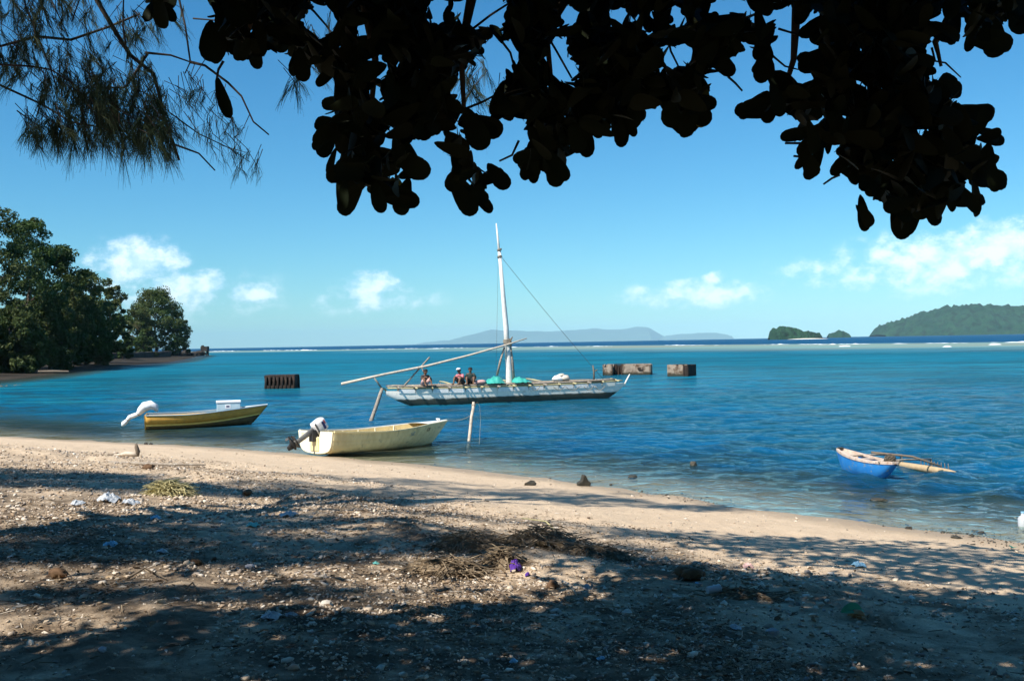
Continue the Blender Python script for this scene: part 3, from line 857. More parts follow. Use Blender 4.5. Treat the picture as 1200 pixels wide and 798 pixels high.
def build_dinghy():
    base = at_z(371, 531.5, .05); th = R(41)
    root = thing('dinghy', 'cream lapstrake dinghy with tilted outboard motor drawn up at the water edge', 'boat', base, th)
    root.rotation_euler = (R(-1.5), R(2.0), th)
    L = 4.8
    H = Hull(L, .72, lambda t: .98 * (1 + .05 * math.sin(math.pi * min(t / .8, 1))) * max(0, 1 - max(0, (t - .34) / .66) ** 2.35) + .012,
             lambda t: .66 - .05 * math.sin(math.pi * min(t * 1.25, 1)) + .15 * max(0, t - .45) ** 1.4 / .43,
             lambda t: .0 + .07 * max(0, t - .62) ** 2 / .144, (.90, .06, .45, .30), 2.6)
    us = [0, .08, .18, .3, .42, .55, .68, .8, .9, 1.0]
    hull = H.shell(-.022, us).build('hull', 'inner_ochre', root, True)
    cuts = [0.0, .26, .42, .55, .67, .78, .89, 1.0]
    for sd in (-1, 1):
        for a, b in zip(cuts[:-1], cuts[1:]):
            H.strake(a, b, sd, .034).build('strake', 'hull_cream', hull, False, True)
    for sd in (-1, 1):
        H.gunwale(sd, .07, .045).build('gunwale', 'white_paint' if sd > 0 else 'hull_cream', root, False, True)
    # keel and stem
    kb = MB(); kb.tube([H.pt(t, 0, 1) for t in np.linspace(0, 1, 14)] + [H.pt(1, u, 1) for u in (.3, .6, .85, 1)], .026, 6); kb.build('keel', 'hull_cream', root)
    # transom with motor cut-out
    sec = H.section(0.0, 10)
    zt = sec[-1][1]
    out = [(-y, z) for y, z in sec[::-1]] + [(y, z) for y, z in sec[1:]]
    out = out + [(.30, zt), (.24, zt - .17), (-.24, zt - .17), (-.30, zt)]
    tb = MB(); tb.plate(out, .05, (-.026, 0, 0), (0, 1, 0), (0, 0, 1), (1, 0, 0)); tr = tb.build('transom', 'transom_cream', root)
    shadow_panel = MB(); shadow_panel.box((-.064, 0, .28), (.022, .46, .40), None, .01); shadow_panel.build('motor_shadow', 'hull_cream', tr)  # panel in darker cream painted in as the motor's shadow
    # lettering rows on the port half of the transom
    for r_, (w0, k0) in enumerate(((.16, 4), (.24, 7), (.20, 6), (.24, 7))):
        for k in range(k0):
            lb = MB(); yy = .78 - k * (w0 / k0) - (.02 if r_ % 2 else 0); lb.box((-.0535, yy, .575 - r_ * .058), (.003, w0 / k0 * .62, .03 if (k * 7 + r_) % 3 else .02)); lb.build('letter', 'letter_orange', tr)
    # inside: floor, thwarts, ribs
    fl = MB(); fl.grid([[(x, -wf * y_, .11 + .0 * x) for y_ in (-1, -.5, 0, .5, 1)] for x, wf in ((.05, .62), (1, .66), (2, .62), (2.9, .42), (3.4, .2))]); fl.build('floor_boards', 'inner_ochre', root)
    for t, w in ((.17, .28), (.43, .26), (.66, .24)):
        x, yb, z = H.pt(t, .72, 1); tb = MB(); tb.box((x, 0, z + .06), (w, 2 * yb - .03, .03), None, .006); tb.build('thwart', 'transom_cream' if t < .6 else 'rail_yellow', root)
    for t in (.12, .24, .36, .48, .60, .72):
        for sd in (-1, 1):
            rb = MB(); rb.tube([H.pt(t, u, sd, -.032) for u in (.25, .45, .6, .75, .88, .985)], .015, 5); rb.build('rib', 'transom_cream', root)
    # bow deck
    rows = []
    for t in (.80, .84, .88, .92, .96, .985, 1.0):
        x, y, z = H.pt(t, 1, 1); rows.append([(x, k * max(y - .01, .004), z + .028 + .02 * (1 - k * k)) for k in (-1, -.5, 0, .5, 1)])
    dk = MB().grid(rows); dk.build('bow_deck', 'white_paint', root, True)
    x, y, z = H.pt(.95, 1, 1); fb = MB()
    for sd in (-1, 1): fb.tube([(x - .04, sd * .05, z + .03), (x - .05, sd * .055, z + .10)], .018, 6)
    fb.tube([(x - .05, -.10, z + .10), (x - .05, .10, z + .10)], .016, 6); fb.build('bow_cleat', 'white_paint', root)
    # registration on the starboard bow, facing the beach
    for body, t, mt, sz in (('SIE', .655, 'letter_blue', .17), ('CE', .815, 'letter_dark', .155)):
        a = Vector(H.pt(t, .84, -1, .02)); b = Vector(H.pt(t + .05, .84, -1, .02)); u = Vector(H.pt(t, .96, -1, .02))
        ex = (b - a).normalized(); ez = (u - a); ez = (ez - ex * ez.dot(ex)).normalized(); n = ex.cross(ez)
        o = text_mesh('bow_letters', body, sz, mt, hull, (0, 0, 0), (0, 0, 0))
        o.matrix_local = Matrix(((ex.x, ez.x, n.x, a.x + n.x * .012), (ex.y, ez.y, n.y, a.y + n.y * .012), (ex.z, ez.z, n.z, a.z + n.z * .012), (0, 0, 0, 1)))
    outboard(root, (-.10, 0, .70), R(32))
    return root, H


def build_skiff():
    base = at_z(172, 506.0, -.10); th = R(17)
    root = thing('motor_skiff', 'ochre skiff afloat with its outboard wrapped in white cloth', 'boat', base, th)
    L = 4.72
    H = Hull(L, .70, lambda t: .72 * (1 + .16 * math.sin(math.pi * min(t / .85, 1))) * max(0, 1 - max(0, (t - .36) / .64) ** 2.2) + .012,
             lambda t: .70 - .02 * math.sin(math.pi * min(t * 1.4, 1)) + .22 * max(0, t - .35) ** 1.6 / .5,
             lambda t: .0 + .14 * max(0, t - .6) ** 2 / .16)
    us = [0, .1, .22, .36, .5, .64, .78, .9, 1.0]
    hull = H.shell(-.02, us).build('hull', 'inner_blue', root, True)
    for sd in (-1, 1):
        H.strake(.0, .60, sd, .004).build('bottom_panel', 'hull_dark', hull, True, True)
        H.strake(.605, .67, sd, .020).build('rubbing_strake', 'yellow_stripe', hull, False, True)
        H.strake(.675, 1.0, sd, .006).build('side_panel', 'hull_ochre', hull, True, True)
        H.gunwale(sd, .04, .028).build('gunwale', 'box_blue' if sd < 0 else 'white_paint', root, False, True)
    kb = MB(); kb.tube([H.pt(t, 0, 1) for t in np.linspace(0, 1, 14)] + [H.pt(1, u, 1) for u in (.3, .6, .85, 1)], .022, 6); kb.build('keel', 'hull_dark', root)
    sec = H.section(0.0, 10); out = [(-y, z) for y, z in sec[::-1]] + [(y, z) for y, z in sec[1:]]
    tb = MB(); tb.plate(out, .045, (-.024, 0, 0), (0, 1, 0), (0, 0, 1), (1, 0, 0)); tb.build('transom', 'hull_ochre', root)
    for t in (.2, .46, .7):
        x, yb, z = H.pt(t, .8, 1); q = MB(); q.box((x, 0, z + .02), (.24, 2 * yb - .05, .03)); q.build('thwart', 'inner_blue', root)
    rows = []
    for t in (.84, .88, .92, .96, .985, 1.0):
        x, y, z = H.pt(t, 1, 1); rows.append([(x, k * max(y - .01, .004), z + .024 + .012 * (1 - k * k)) for k in (-1, 0, 1)])
    MB().grid(rows).build('bow_deck', 'white_paint', root, True)
    # outboard bundled in cloth: lumpy head, tied neck, trailing leg
    m = MB(); P = [Vector(p) for p in ((.42, .0, .80), (.34, 0, .98), (.16, 0, 1.06), (-.06, 0, 1.00), (-.22, 0, .86), (-.32, 0, .72), (-.48, 0, .66), (-.64, 0, .60), (-.72, 0, .50), (-.86, 0, .36), (-.92, 0, .27))]
    Rr = [.04, .14, .18, .18, .15, .08, .09, .085, .06, .09, .03]
    rings = []
    for i, p in enumerate(P):
        d = (P[min(i + 1, len(P) - 1)] - P[max(i - 1, 0)]).normalized(); y = Vector((0, 1, 0)); n = d.cross(y); ring = []
        for k in range(16):
            th_ = 2 * math.pi * k / 16; q = 1 + .30 * mnoise.noise(Vector((math.cos(th_) * 2.4, math.sin(th_) * 2.4, i * .8)))
            ring.append(p + (n * math.cos(th_) + y * math.sin(th_)) * Rr[i] * q)
        rings.append(ring)
    m.loft(rings); cv = m.build('outboard_cover', 'wrap_cloth', root, True)
    for i in (5, 8):
        t = MB(); d = (P[i + 1] - P[i - 1]).normalized(); y = Vector((0, 1, 0)); n = d.cross(y)
        t.tube([P[i] + (n * math.cos(q) + y * math.sin(q)) * Rr[i] * 1.08 for q in np.linspace(0, 6.283, 13)], .012, 5); t.build('lashing', 'rope', cv)
    # cool box standing in the boat
    lx, lz = 3.16, H.pt(.62, 1, 1)[2] - .03
    c = root.matrix_basis @ Vector((lx, 0.0, lz))
    cb = thing('cool_box', 'pale blue cool box with white lid standing in the ochre skiff', 'box', c, th)
    b = MB(); b.box((0, 0, .17), (.92, .46, .34), None, .02); bd = b.build('box_body', 'box_blue', cb)
    b = MB(); b.box((0, 0, .385), (.97, .51, .09), None, .02); b.build('lid', 'box_white', cb)
    b = MB(); b.box((-.03, -.234, .20), (.22, .008, .17)); lp = b.build('label_plate', 'box_white', bd)
    b = MB(); b.box((-.03, -.240, .20), (.12, .006, .06)); b.build('print', 'navy', lp)
    return root


def local_hit(P0, th, px, py, lat=0.0):
    """photo pixel -> (x, z) in the vertical plane through P0 with heading th (shifted sideways by lat)"""
    d = ray(px, py); ex = Vector((math.cos(th), math.sin(th), 0)); n = Vector((-math.sin(th), math.cos(th), 0))
    o = Vector((0, 0, EYE)); k = ((P0 - o).dot(n) + lat) / d.dot(n); p = o + d * k
    return (p - P0).dot(ex), p.z


def pipe(name, pts, rad, matn, parent, n=6, wob=.12):
    mb = MB(); mb.tube(pts, rad, n, True, wob); return mb.build(name, matn, parent, True)


def sway(a, b, n=6, amp=.03, seed=0):
    a, b = Vector(a), Vector(b)
    return [a.lerp(b, i / n) + Vector((mnoise.noise(Vector((i * .9, seed, 1))), mnoise.noise(Vector((i * .9, seed, 5))), mnoise.noise(Vector((i * .9, seed, 9))))) * amp * (0 if i in (0, n) else 1) for i in range(n + 1)]


def canoe_hull_material():
    m = bpy.data.materials.new('canoe_hull'); m.use_nodes = True; M['canoe_hull'] = m
    t = NT(m.node_tree); b = t.n['Principled BSDF']; co = t.new('ShaderNodeTexCoord').outputs['Object']
    z = t.sep(co)[2]; n = t.noise(t.vmath('MULTIPLY', co, (1.0, 1.0, 3.0)), 1.6, 6, .65)
    zz = t.math('ADD', z, t.math('MULTIPLY', t.math('SUBTRACT', n, .5), .22))
    col = t.mixc(t.ramp(n, [(.35, 0.), (.65, 1.)]), (.86, .82, .72), (.74, .71, .62))
    col = t.mixc(t.ramp(t.noise(co, 5, 6, .7), [(.58, 0.), (.72, 1.)]), col, (.30, .31, .28))
    col = t.mixc(t.math('SUBTRACT', 1.0, t.smooth(zz, .30, .40)), col, (.045, .050, .036))     # tarred, weed-grown bottom
    t.l.new(col, b.inputs['Base Color']); b.inputs['Roughness'].default_value = .7


def build_canoe():
    canoe_hull_material()
    P0 = at_z(597, 471.0, 0.0); th = R(20)
    root = thing('sailing_canoe', 'long weathered white sailing canoe with bare mast and deck platform, moored in the lagoon', 'canoe', P0, th)
    LH = lambda px, py, lat=0.0: local_hit(P0, th, px, py, lat)
    xl, zl = LH(452, 458); xr, zr = LH(731, 453)
    L = xr - xl
    def xs(t): return xl + L * t
    def beam(t): return .50 * max(0.02, math.sin(math.pi * min(max(t, 0), 1))) ** .55
    def sheer(t): return .72 + .10 * abs(2 * t - 1) ** 3
    def keel(t):
        a = max(0, .20 - t) / .20; b = max(0, t - .86) / .14
        return -.25 + a ** 1.9 * .86 + b ** 1.8 * .90
    rows = []
    for i in range(41):
        t = i / 40; B, zs, zk = beam(t), sheer(t), min(keel(t), sheer(t) - .06); D = zs - zk; row = []
        for k in range(-8, 9):
            u = abs(k) / 8; sg = 1 if k > 0 else -1
            y = B * (1 - (1 - u) ** 2.2) * (.9 + .1 * u); z = zk + D * u ** 1.7
            row.append((xs(t), sg * y, z))
        rows.append(row)
    hull = MB().grid(rows).build('hull', 'canoe_hull', root, True)
    # white wash planks, one run per side between the crossbeams
    nb = 15; bx = [xs(.045 + .91 * i / (nb - 1)) for i in range(nb)]
    for sd in (-1, 1):
        for i in range(nb - 1):
            pr = []
            for q in range(5):
                x = bx[i] + (bx[i + 1] - bx[i]) * (.03 + .94 * q / 4); t = (x - xl) / L; y = beam(t); zs = sheer(t)
                pr.append([(x, sd * (y + .005), zs - .10), (x, sd * (y + .035), zs - .10), (x, sd * (y + .055), zs + .11), (x, sd * (y + .025), zs + .11)])
            MB().loft(pr).build('wash_plank', 'plank_white' if (i * 5 + sd) % 4 else 'canoe_hull', root, False, True)
    # gunwale poles and crossbeams
    for sd in (-1, 1):
        pts = [(xs(t), sd * (beam(t) + .03), sheer(t) + .15) for t in np.linspace(.01, .99, 22)]
        pipe('gunwale_pole', pts, .045, 'rail_yellow', root)
        pts = [(xs(t), sd * (beam(t) + (.16 if sd > 0 else .03)), sheer(t) + .255 + .015 * math.sin(t * 40)) for t in np.linspace(.03 if sd > 0 else .0, .95, 22)]
        pipe('rail_pole', pts, .05, 'wood_grey', root)
    for i, x in enumerate(bx):
        t = (x - xl) / L; z = sheer(t) + .20; far = 4.6 if i in (4, 6, 8, 10) else beam(t) + .35
        a = (x - .03, -(beam(t) + .50 + .10 * math.sin(i * 2.3)), z - .03); b = (x + .05, far, z + (.05 if far < 2 else .12))
        bo = pipe('crossbeam', sway(a, b, 5, .04, i), [.05] * 6, 'rail_yellow' if i % 3 else 'wood_grey', root)
        l = MB(); l.tube([(x + .07 * math.cos(q), -(beam(t) + .05) + .02 * math.sin(q), z - .03 + .10 * math.sin(q)) for q in np.linspace(0, 6.283, 9)], .022, 5)
        l.build('lashing', 'rope', bo)
    # outrigger float on the far side
    fl = pipe('outrigger_float', [(xs(.22), 4.5, .16), (xs(.26), 4.5, .02), (xs(.5), 4.5, -.04), (xs(.74), 4.5, .02), (xs(.78), 4.5, .16)], [.05, .16, .19, .16, .05], 'wood_grey', root, 10)
    for i in (4, 6, 8, 10):
        for dx in (-.18, .18):
            pipe('float_strut', [(bx[i] + dx * .3, 4.5, .95), (bx[i] + dx, 4.5, .05)], .03, 'wood_grey', fl)
    # deck slats
    for k in range(9):
        y = -.40 + k * .25; z = .985 + .012 * math.sin(k * 3)
        pipe('deck_slat', sway((xs(.10 + .01 * (k % 3)), y, z), (xs(.90 - .012 * (k % 2)), y, z), 8, .03, k), .055, 'wood_dark' if k % 3 == 0 else 'wood_grey', root, 6)
    # mast: thick stepped foot, tapering upper spar
    def V(px, py, lat=0.0):
        x, z = LH(px, py, lat); return Vector((x, lat, z))
    m0, m1, m2 = V(597, 452), V(594.5, 401), V(581.5, 262)
    foot = MB(); foot.tube([m0 + Vector((0, 0, -.3)), m0, m0.lerp(m1, .5), m1, m1 + Vector((0, 0, .25))], [.20, .20, .175, .15, .11], 10, True, .15)
    mast = foot.build('mast', 'mast_white', root, True)
    side = MB(); side.tube([m0 + Vector((.24, -.05, -.1)), m0.lerp(m1, .5) + Vector((.20, -.06, 0)), m1 + Vector((.13, -.05, .0))], [.10, .09, .06], 7, True, .2); side.build('mast_cheek', 'wood_grey', mast, True)
    k1 = V(585.0, 293)
    up = MB(); up.tube([m1 + Vector((0, 0, -.9)), m1.lerp(k1, .15), m1.lerp(k1, .5), k1], [.15, .15, .125, .085], 9, True, .06); up.build('upper_mast', 'mast_white', mast, True)
    tp = MB(); tp.tube([k1 + Vector((.03, 0, -.5)), k1.lerp(m2, .4), m2], [.07, .06, .03], 8, True, .08); tp.build('masthead_pole', 'mast_white', mast, True)
    lash = MB()
    for k, (pc, rr) in enumerate(((m1 + Vector((0, 0, -.02)), .22), (m1 + Vector((0, 0, .1)), .2), (k1 + Vector((.01, 0, -.02)), .11), (k1 + Vector((0.02, 0, -.4)), .11), (m1 + Vector((.02, 0, -.16)), .21))):
        for dz in (0, .05): lash.tube([pc + Vector((math.cos(q) * rr, math.sin(q) * rr, dz + .03 * math.sin(q + k))) for q in np.linspace(0, 6.283, 13)], .028, 5)
    lash.build('mast_lashing', 'rope', mast)
    pg = MB(); pg.tube([m1 + Vector((.05, -.2, -.02)), m1 + Vector((.22, -.22, .28))], [.06, .03], 6); pg.build('belaying_peg', 'wood_dark', mast)
    # long spar resting in crotches
    s0, s1, s2, s3 = V(400, 450, -.25), V(500, 429, -.25), V(594, 404, -.3), V(617, 396.5, -.3)
    pipe('long_spar', [s0, s0.lerp(s1, .5) + Vector((0, 0, .03)), s1, s1.lerp(s2, .5) + Vector((0, 0, -.03)), s2, s3], [.07, .066, .062, .055, .045, .03], 'wood_pale', root, 8)
    pipe('crotch_stick', [V(471, 455, -.1), V(486, 438, -.15), V(503.5, 418.5, -.3)], [.05, .045, .04], 'wood_grey', root)
    pipe('crotch_stick', [V(498, 440, -.2), V(494, 430, -.32)], [.03, .03], 'wood_grey', root)
    pipe('crotch_stick', [V(448, 456, -.1), V(443, 449, -.2), V(438.5, 443, -.3)], [.05, .045, .04], 'wood_grey', root)
    pipe('mast_prop', [V(582.5, 440, -.1), V(586, 424, -.15), V(591, 407, -.2)], [.07, .065, .05], 'wood_grey', root)
    # standing rigging
    for a, b, rr, cat_ in ((V(586.5, 300), V(711, 449, -.1), .011, 0), (V(584, 296), V(581, 447, -.25), .006, 0), (V(584, 296), V(600, 440, 2.2), .008, 0)):
        pts = [a.lerp(b, i / 10) + Vector((0, 0, -.10 * math.sin(math.pi * i / 10))) for i in range(11)]
        pipe('stay', pts, rr, 'rope_dark', root, 5, 0)
    # forked prop and pale stick at the stern
    fp = V(696, 447, -.2)
    pipe('forked_prop', [fp, V(696, 436, -.2), V(694.8, 428, -.2)], [.05, .05, .035], 'wood_dark', root)
    pipe('forked_prop', [V(696, 436, -.2), V(700, 433, -.2)], [.03, .03], 'wood_dark', root)
    pipe('stern_stick', [V(731.5, 452, 0), V(734, 446, 0), V(738, 438.5, 0)], [.055, .05, .03], 'mast_white', root)
    pipe('stern_stick', [V(452.5, 458, 0), V(450.5, 456, 0), V(448.5, 455, 0)], [.06, .05, .05], 'rail_yellow', root)
    # rope coils hanging along the rail
    for px, w in ((655, 7), (671, 9), (690, 6), (703, 6), (628, 5)):
        a, b = V(px - w, 452.5, -.75), V(px + w, 452.3, -.75); pts = [a.lerp(b, i / 8) + Vector((0, 0, -.22 * math.sin(math.pi * i / 8))) for i in range(9)]
        pipe('slack_rope', pts, .02, 'rope', root, 5, .2)
    # ---- things lying on the deck
    def deck(px, lat, z=1.04):
        x, _ = LH(px, 450, lat); return root.matrix_basis @ Vector((x, lat, z))
    for nm, lab, x0, x1, hz, sd in (('tarpaulin', 'crumpled turquoise tarpaulin on the canoe deck left of the mast foot', 568, 590, .40, 3), ('tarpaulin', 'crumpled turquoise tarpaulin on the canoe deck right of the mast foot', 600, 620, .32, 8)):
        c = deck((x0 + x1) / 2, -.2); w = (deck(x1, -.2) - deck(x0, -.2)).length
        tq = MB(); rows_ = []
        for i in range(19):
            row = []
            for j in range(13):
                u, v = i / 18 * 2 - 1, j / 12 * 2 - 1; r2 = min(1, u * u + v * v)
                pk = .55 + .45 * (1 - abs(u - (.5 if sd == 3 else -.6)))
                h = hz * (1 - r2) ** .45 * pk * .8 + .20 * abs(mnoise.noise(Vector((u * 2.3 + v, v * 2, sd + 7)))) * (1 - r2) ** .3 + .12 * mnoise.noise(Vector((u * 3, v * 3, sd))) * (1 - r2 * .6) + .02
                row.append((u * w / 2 * (1 + .12 * mnoise.noise(Vector((u, v * 2, sd + 4)))), v * .55, max(h, .005)))
            rows_.append(row)
        tq.grid(rows_); o = tq.build(nm, 'tarp', None, True); o.location = c; o.rotation_euler = (0, 0, th); tag(o, lab, 'tarpaulin', 'turquoise tarpaulins at the mast foot')
    o = thing('goods_bundle', 'pale bundle of goods on the canoe deck right of the mast', 'bundle', deck(656, -.15), th)
    mb = MB(); mb.blob((-.12, 0, .14), (.33, .26, .17), 2, .3, 1.6, 3); mb.build('sack', 'plank_white', o, True)
    mb = MB(); mb.blob((.30, -.02, .15), (.30, .24, .17), 2, .35, 1.8, 7); mb.build('sack', 'bundle_tan', o, True)
    mb = MB(); mb.blob((.12, .05, .32), (.22, .18, .09), 2, .35, 1.8, 9); mb.build('sack', 'bundle_tan', o, True)
    mb = MB(); mb.blob((0, 0, .10), (.42, .26, .12), 2, .35, 1.8, 5, flat=-.8); o = mb.build('folded_cloth', 'cloth_pink', None, True); o.location = deck(561, -.35); o.rotation_euler = (0, 0, th)
    tag(o, 'faded pink cloth folded on the canoe deck beside the seated people', 'cloth')
    return root, deck, th


def person(name, label, loc, rz, shirt, lean=0.0, cap=False, arms='knees', shorts='cloth_grey', scale=1.0):
    root = thing(name, label, 'person', loc, rz)
    root.scale = (scale,) * 3
    dy = -math.sin(lean); up = math.cos(lean)
    def T(h, f=0.0, x=0.0): return (x, dy * h + f, .09 + up * h)            # faces -y
    verts, edges, rad = [], [], []
    def ad(p, r_, prev=None):
        verts.append(p); rad.append(r_)
        if prev is not None: edges.append((prev, len(verts) - 1))
        return len(verts) - 1
    pel = ad((0, 0, .11), .145); waist = ad(T(.20), .125, pel); chest = ad(T(.36), .15, waist); nb_ = ad(T(.49), .075, chest); nk = ad(T(.55, -.01), .058, nb_)
    jaw = ad(T(.62, -.035), .082, nk); hd = ad(T(.70, -.02), .105, jaw); tp = ad(T(.775, -.01), .07, hd)
    for sx in (-1, 1):
        hip = ad((sx * .10, -.05, .11), .10, pel); kn = ad((sx * .20, -.40, .40), .068, hip); an = ad((sx * .17, -.50, .07), .043, kn); ad((sx * .19, -.66, .035), .034, an)
        sh = ad(T(.45, 0, sx * .17), .066, chest)
        if arms == 'knees':
            el = ad((sx * .27, -.19 + dy * .25, .36), .046, sh); wr = ad((sx * .15, -.40, .47), .033, el); palm = ad((sx * .10, -.46, .46), .036, wr); bx_, by_, bz_ = sx * .10, -.46, .46
        else:
            el = ad((sx * .30, -.06 + dy * .2, .28), .046, sh); wr = ad((sx * .24, -.30, .34), .033, el); palm = ad((sx * .22, -.37, .36), .036, wr); bx_, by_, bz_ = sx * .22, -.37, .36
        for k, ln in enumerate((.055, .065, .06, .045)):
            ox = (k - 1.5) * .017; f1 = ad((bx_ + ox - sx * .02, by_ - .03, bz_), .0085, palm); ad((bx_ + ox - sx * .03, by_ - .03 - ln * .6, bz_ - ln * .6), .007, f1)
        ad((bx_ - sx * .035, by_ - .005, bz_ + .02), .009, palm)
    me = bpy.data.meshes.new('body'); me.from_pydata(verts, edges, []); o = bpy.data.objects.new('body', me); COL.objects.link(o); o.parent = root
    md = o.modifiers.new('Skin', 'SKIN'); sk = me.skin_vertices[0].data
    for i, r_ in enumerate(rad): sk[i].radius = (r_, r_); sk[i].use_root = (i == 0)
    sb = o.modifiers.new('Subdivision', 'SUBSURF'); sb.levels = 1; sb.render_levels = 1
    me.materials.append(M['skin'])
    # face
    fc = MB(); fc.blob(T(.675, -.135), (.016, .026, .022), 1, 0); fc.build('nose', 'skin', root)
    for sx in (-1, 1):
        e = MB(); e.blob(T(.70, -.115, sx * .036), (.014, .01, .01), 1, 0); e.build('eye', 'hair', root)
        e = MB(); e.blob(T(.685, -.01, sx * .100), (.012, .03, .035), 1, 0); e.build('ear', 'skin', root)
    e = MB(); e.blob(T(.635, -.112), (.03, .01, .007), 1, 0); e.build('mouth', 'hair', root)
    # hair / cap
    hb = MB(); hb.blob(T(.745, .015), (.118, .125, .085), 2, .12, 3, 2); hb.build('hair', 'hair', root, True)
    if cap:
        cb = MB(); cb.blob(T(.79, .0), (.122, .13, .07), 2, 0.02, 2, 1); cb.plate([(math.cos(q) * .10, math.sin(q) * .13) for q in np.linspace(math.pi, 2 * math.pi, 9)], .012, T(.765, -.08), (1, 0, 0), (0, 1, 0), (0, 0, 1)); cb.build('cap', 'cap_white', root, True)
    # shirt
    st = MB(); rings = []
    for h, w, d in ((.02, .175, .145), (.14, .16, .135), (.28, .18, .145), (.40, .20, .14), (.475, .15, .10), (.505, .085, .075)):
        c = Vector(T(h)); rings.append([c + Vector((math.cos(q) * w, math.sin(q) * d, 0)) for q in np.linspace(0, 6.283, 14, endpoint=False)])
    st.loft(rings); so = st.build('shirt', shirt, root, True)
    for sx in (-1, 1):
        sl = MB(); a = Vector(T(.45, 0, sx * .15)); b = Vector((sx * (.27 if arms == 'knees' else .30), (-.19 if arms == 'knees' else -.06) + dy * .22, .33)); sl.tube([a, a.lerp(b, .5), a.lerp(b, .8)], [.085, .074, .068], 10); sl.build('sleeve', shirt, so, True)
        sh_ = MB(); a = Vector((sx * .09, -.02, .11)); b = Vector((sx * .20, -.40, .40)); sh_.tube([a, a.lerp(b, .5), a.lerp(b, .85)], [.125, .112, .09], 10); sh_.build('shorts_leg', shorts, root, True)
    return root


dinghy, DH = build_dinghy()
build_skiff()
canoe, deck_at, CTH = build_canoe()
person('person', 'person alone on the canoe deck near the spar crotch, dark singlet, arms on knees', deck_at(497, -.30, 1.03), CTH + R(12), 'shirt_dark', .28, arms='knees', shorts='cloth_pink', scale=1.0)
person('person', 'person in red shirt and pale cap leaning forward on the canoe deck', deck_at(541.5, -.25, 1.03), CTH - R(55), 'shirt_red', .35, True, 'knees', 'shirt_dark', 1.0)
person('person', 'bareheaded person in black shirt sitting right of the red-shirted one', deck_at(551.5, -.20, 1.03), CTH - R(20), 'shirt_green', .12, False, 'lap', 'shirt_dark', 1.0)


# ------------------------------------------------------------------ stakes
def stake(label, foot_px, top_px, rad, matn, rope=False):
    b = at_z(*foot_px); tp = at_d(top_px[0], top_px[1], b.y + .3)
    root = world_root('mooring_stake', label, 'stake', b)
    d = (tp - b); pts = [b - d * .35] + [b + d * k + Vector((mnoise.noise(Vector((k * 3, 0, b.x))) * .03, 0, 0)) for k in (0, .3, .6, .85)] + [tp]
    mb = MB(); mb.tube(pts, [rad, rad, rad * .95, rad * .9, rad * .95, rad * .8], 8, True, .2); rel(mb.build('post', matn, None, True), root)
    if rope:
        mb = MB()
        for dz in (0, .03): mb.tube([tp + Vector((math.cos(q) * rad * 1.35, math.sin(q) * rad * 1.35, -.12 + dz)) for q in np.linspace(0, 6.283, 10)], .012, 5)
        rel(mb.build('rope_turns', 'rope', None), root)
        e = at_z(561.5, 521)
        mb = MB(); mb.tube([tp + Vector((.04, 0, -.08)), tp + Vector((.12, 0, 0.0)), tp + Vector((.2, 0, -.15)), tp + Vector((.22, 0, -.6)), e - Vector((0, 0, .05))], .006, 4); rel(mb.build('loose_rope', 'rope', None), root)
    return tp


TP = stake('pale forked stake with rope standing in the water beside the dinghy bow', (549.5, 517), (555, 471), .055, 'wood_pale', True)
stake('leaning brown stake in the water in front of the canoe bow', (435, 493), (448, 455), .085, 'wood_grey')
b0 = dinghy.matrix_basis @ Vector(DH.pt(1, 1, 1)); b1 = at_z(552, 500, .55); b1 = Vector((TP.x - .03, TP.y - .05, .85))
mb = MB(); mb.tube([b0.lerp(b1, i / 8) + Vector((0, 0, -.10 * math.sin(math.pi * i / 8) + .02)) for i in range(9)], .009, 5)
tag(mb.build('mooring_line', 'rope'), 'thin mooring line from the cream dinghy bow to the stake', 'rope')


# ------------------------------------------------------------------ old pontoons
def wreck_box(c, w, d, h, rz, parent, matn, seed, ribs=0, hole=None):
    """hollow broken box: walls with eroded top edge"""
    Mx = Matrix.Rotation(rz, 3, 'Z'); rnd = random.Random(seed)
    def wall(a, b, th_):
        a, b = Vector(a), Vector(b); n = max(4, int((b - a).length / .18)); t = (b - a).normalized(); nn = Vector((-t.y, t.x, 0)) * th_
        top = [h * (1 - .34 * max(0, mnoise.noise(Vector((i * .45, seed, a.x)))) - .04 * rnd.random()) for i in range(n + 1)]
        mb = MB(); rows = []
        for i in range(n + 1):
            p = a.lerp(b, i / n); rows.append([p + Vector((0, 0, -.5)), p + nn + Vector((0, 0, -.5)), p + nn + Vector((0, 0, top[i])), p + Vector((0, 0, top[i]))])
        mb.loft(rows); mb.v = [tuple(Mx @ Vector(v) + Vector(c)) for v in mb.v]
        return mb
    x0, x1, y0, y1 = -w / 2, w / 2, -d / 2, d / 2
    return [wall((x0, y0, 0), (x1, y0, 0), .12), wall((x1, y0, 0), (x1, y1, 0), .12), wall((x1, y1, 0), (x0, y1, 0), .12), wall((x0, y1, 0), (x0, y0, 0), .12)], Mx


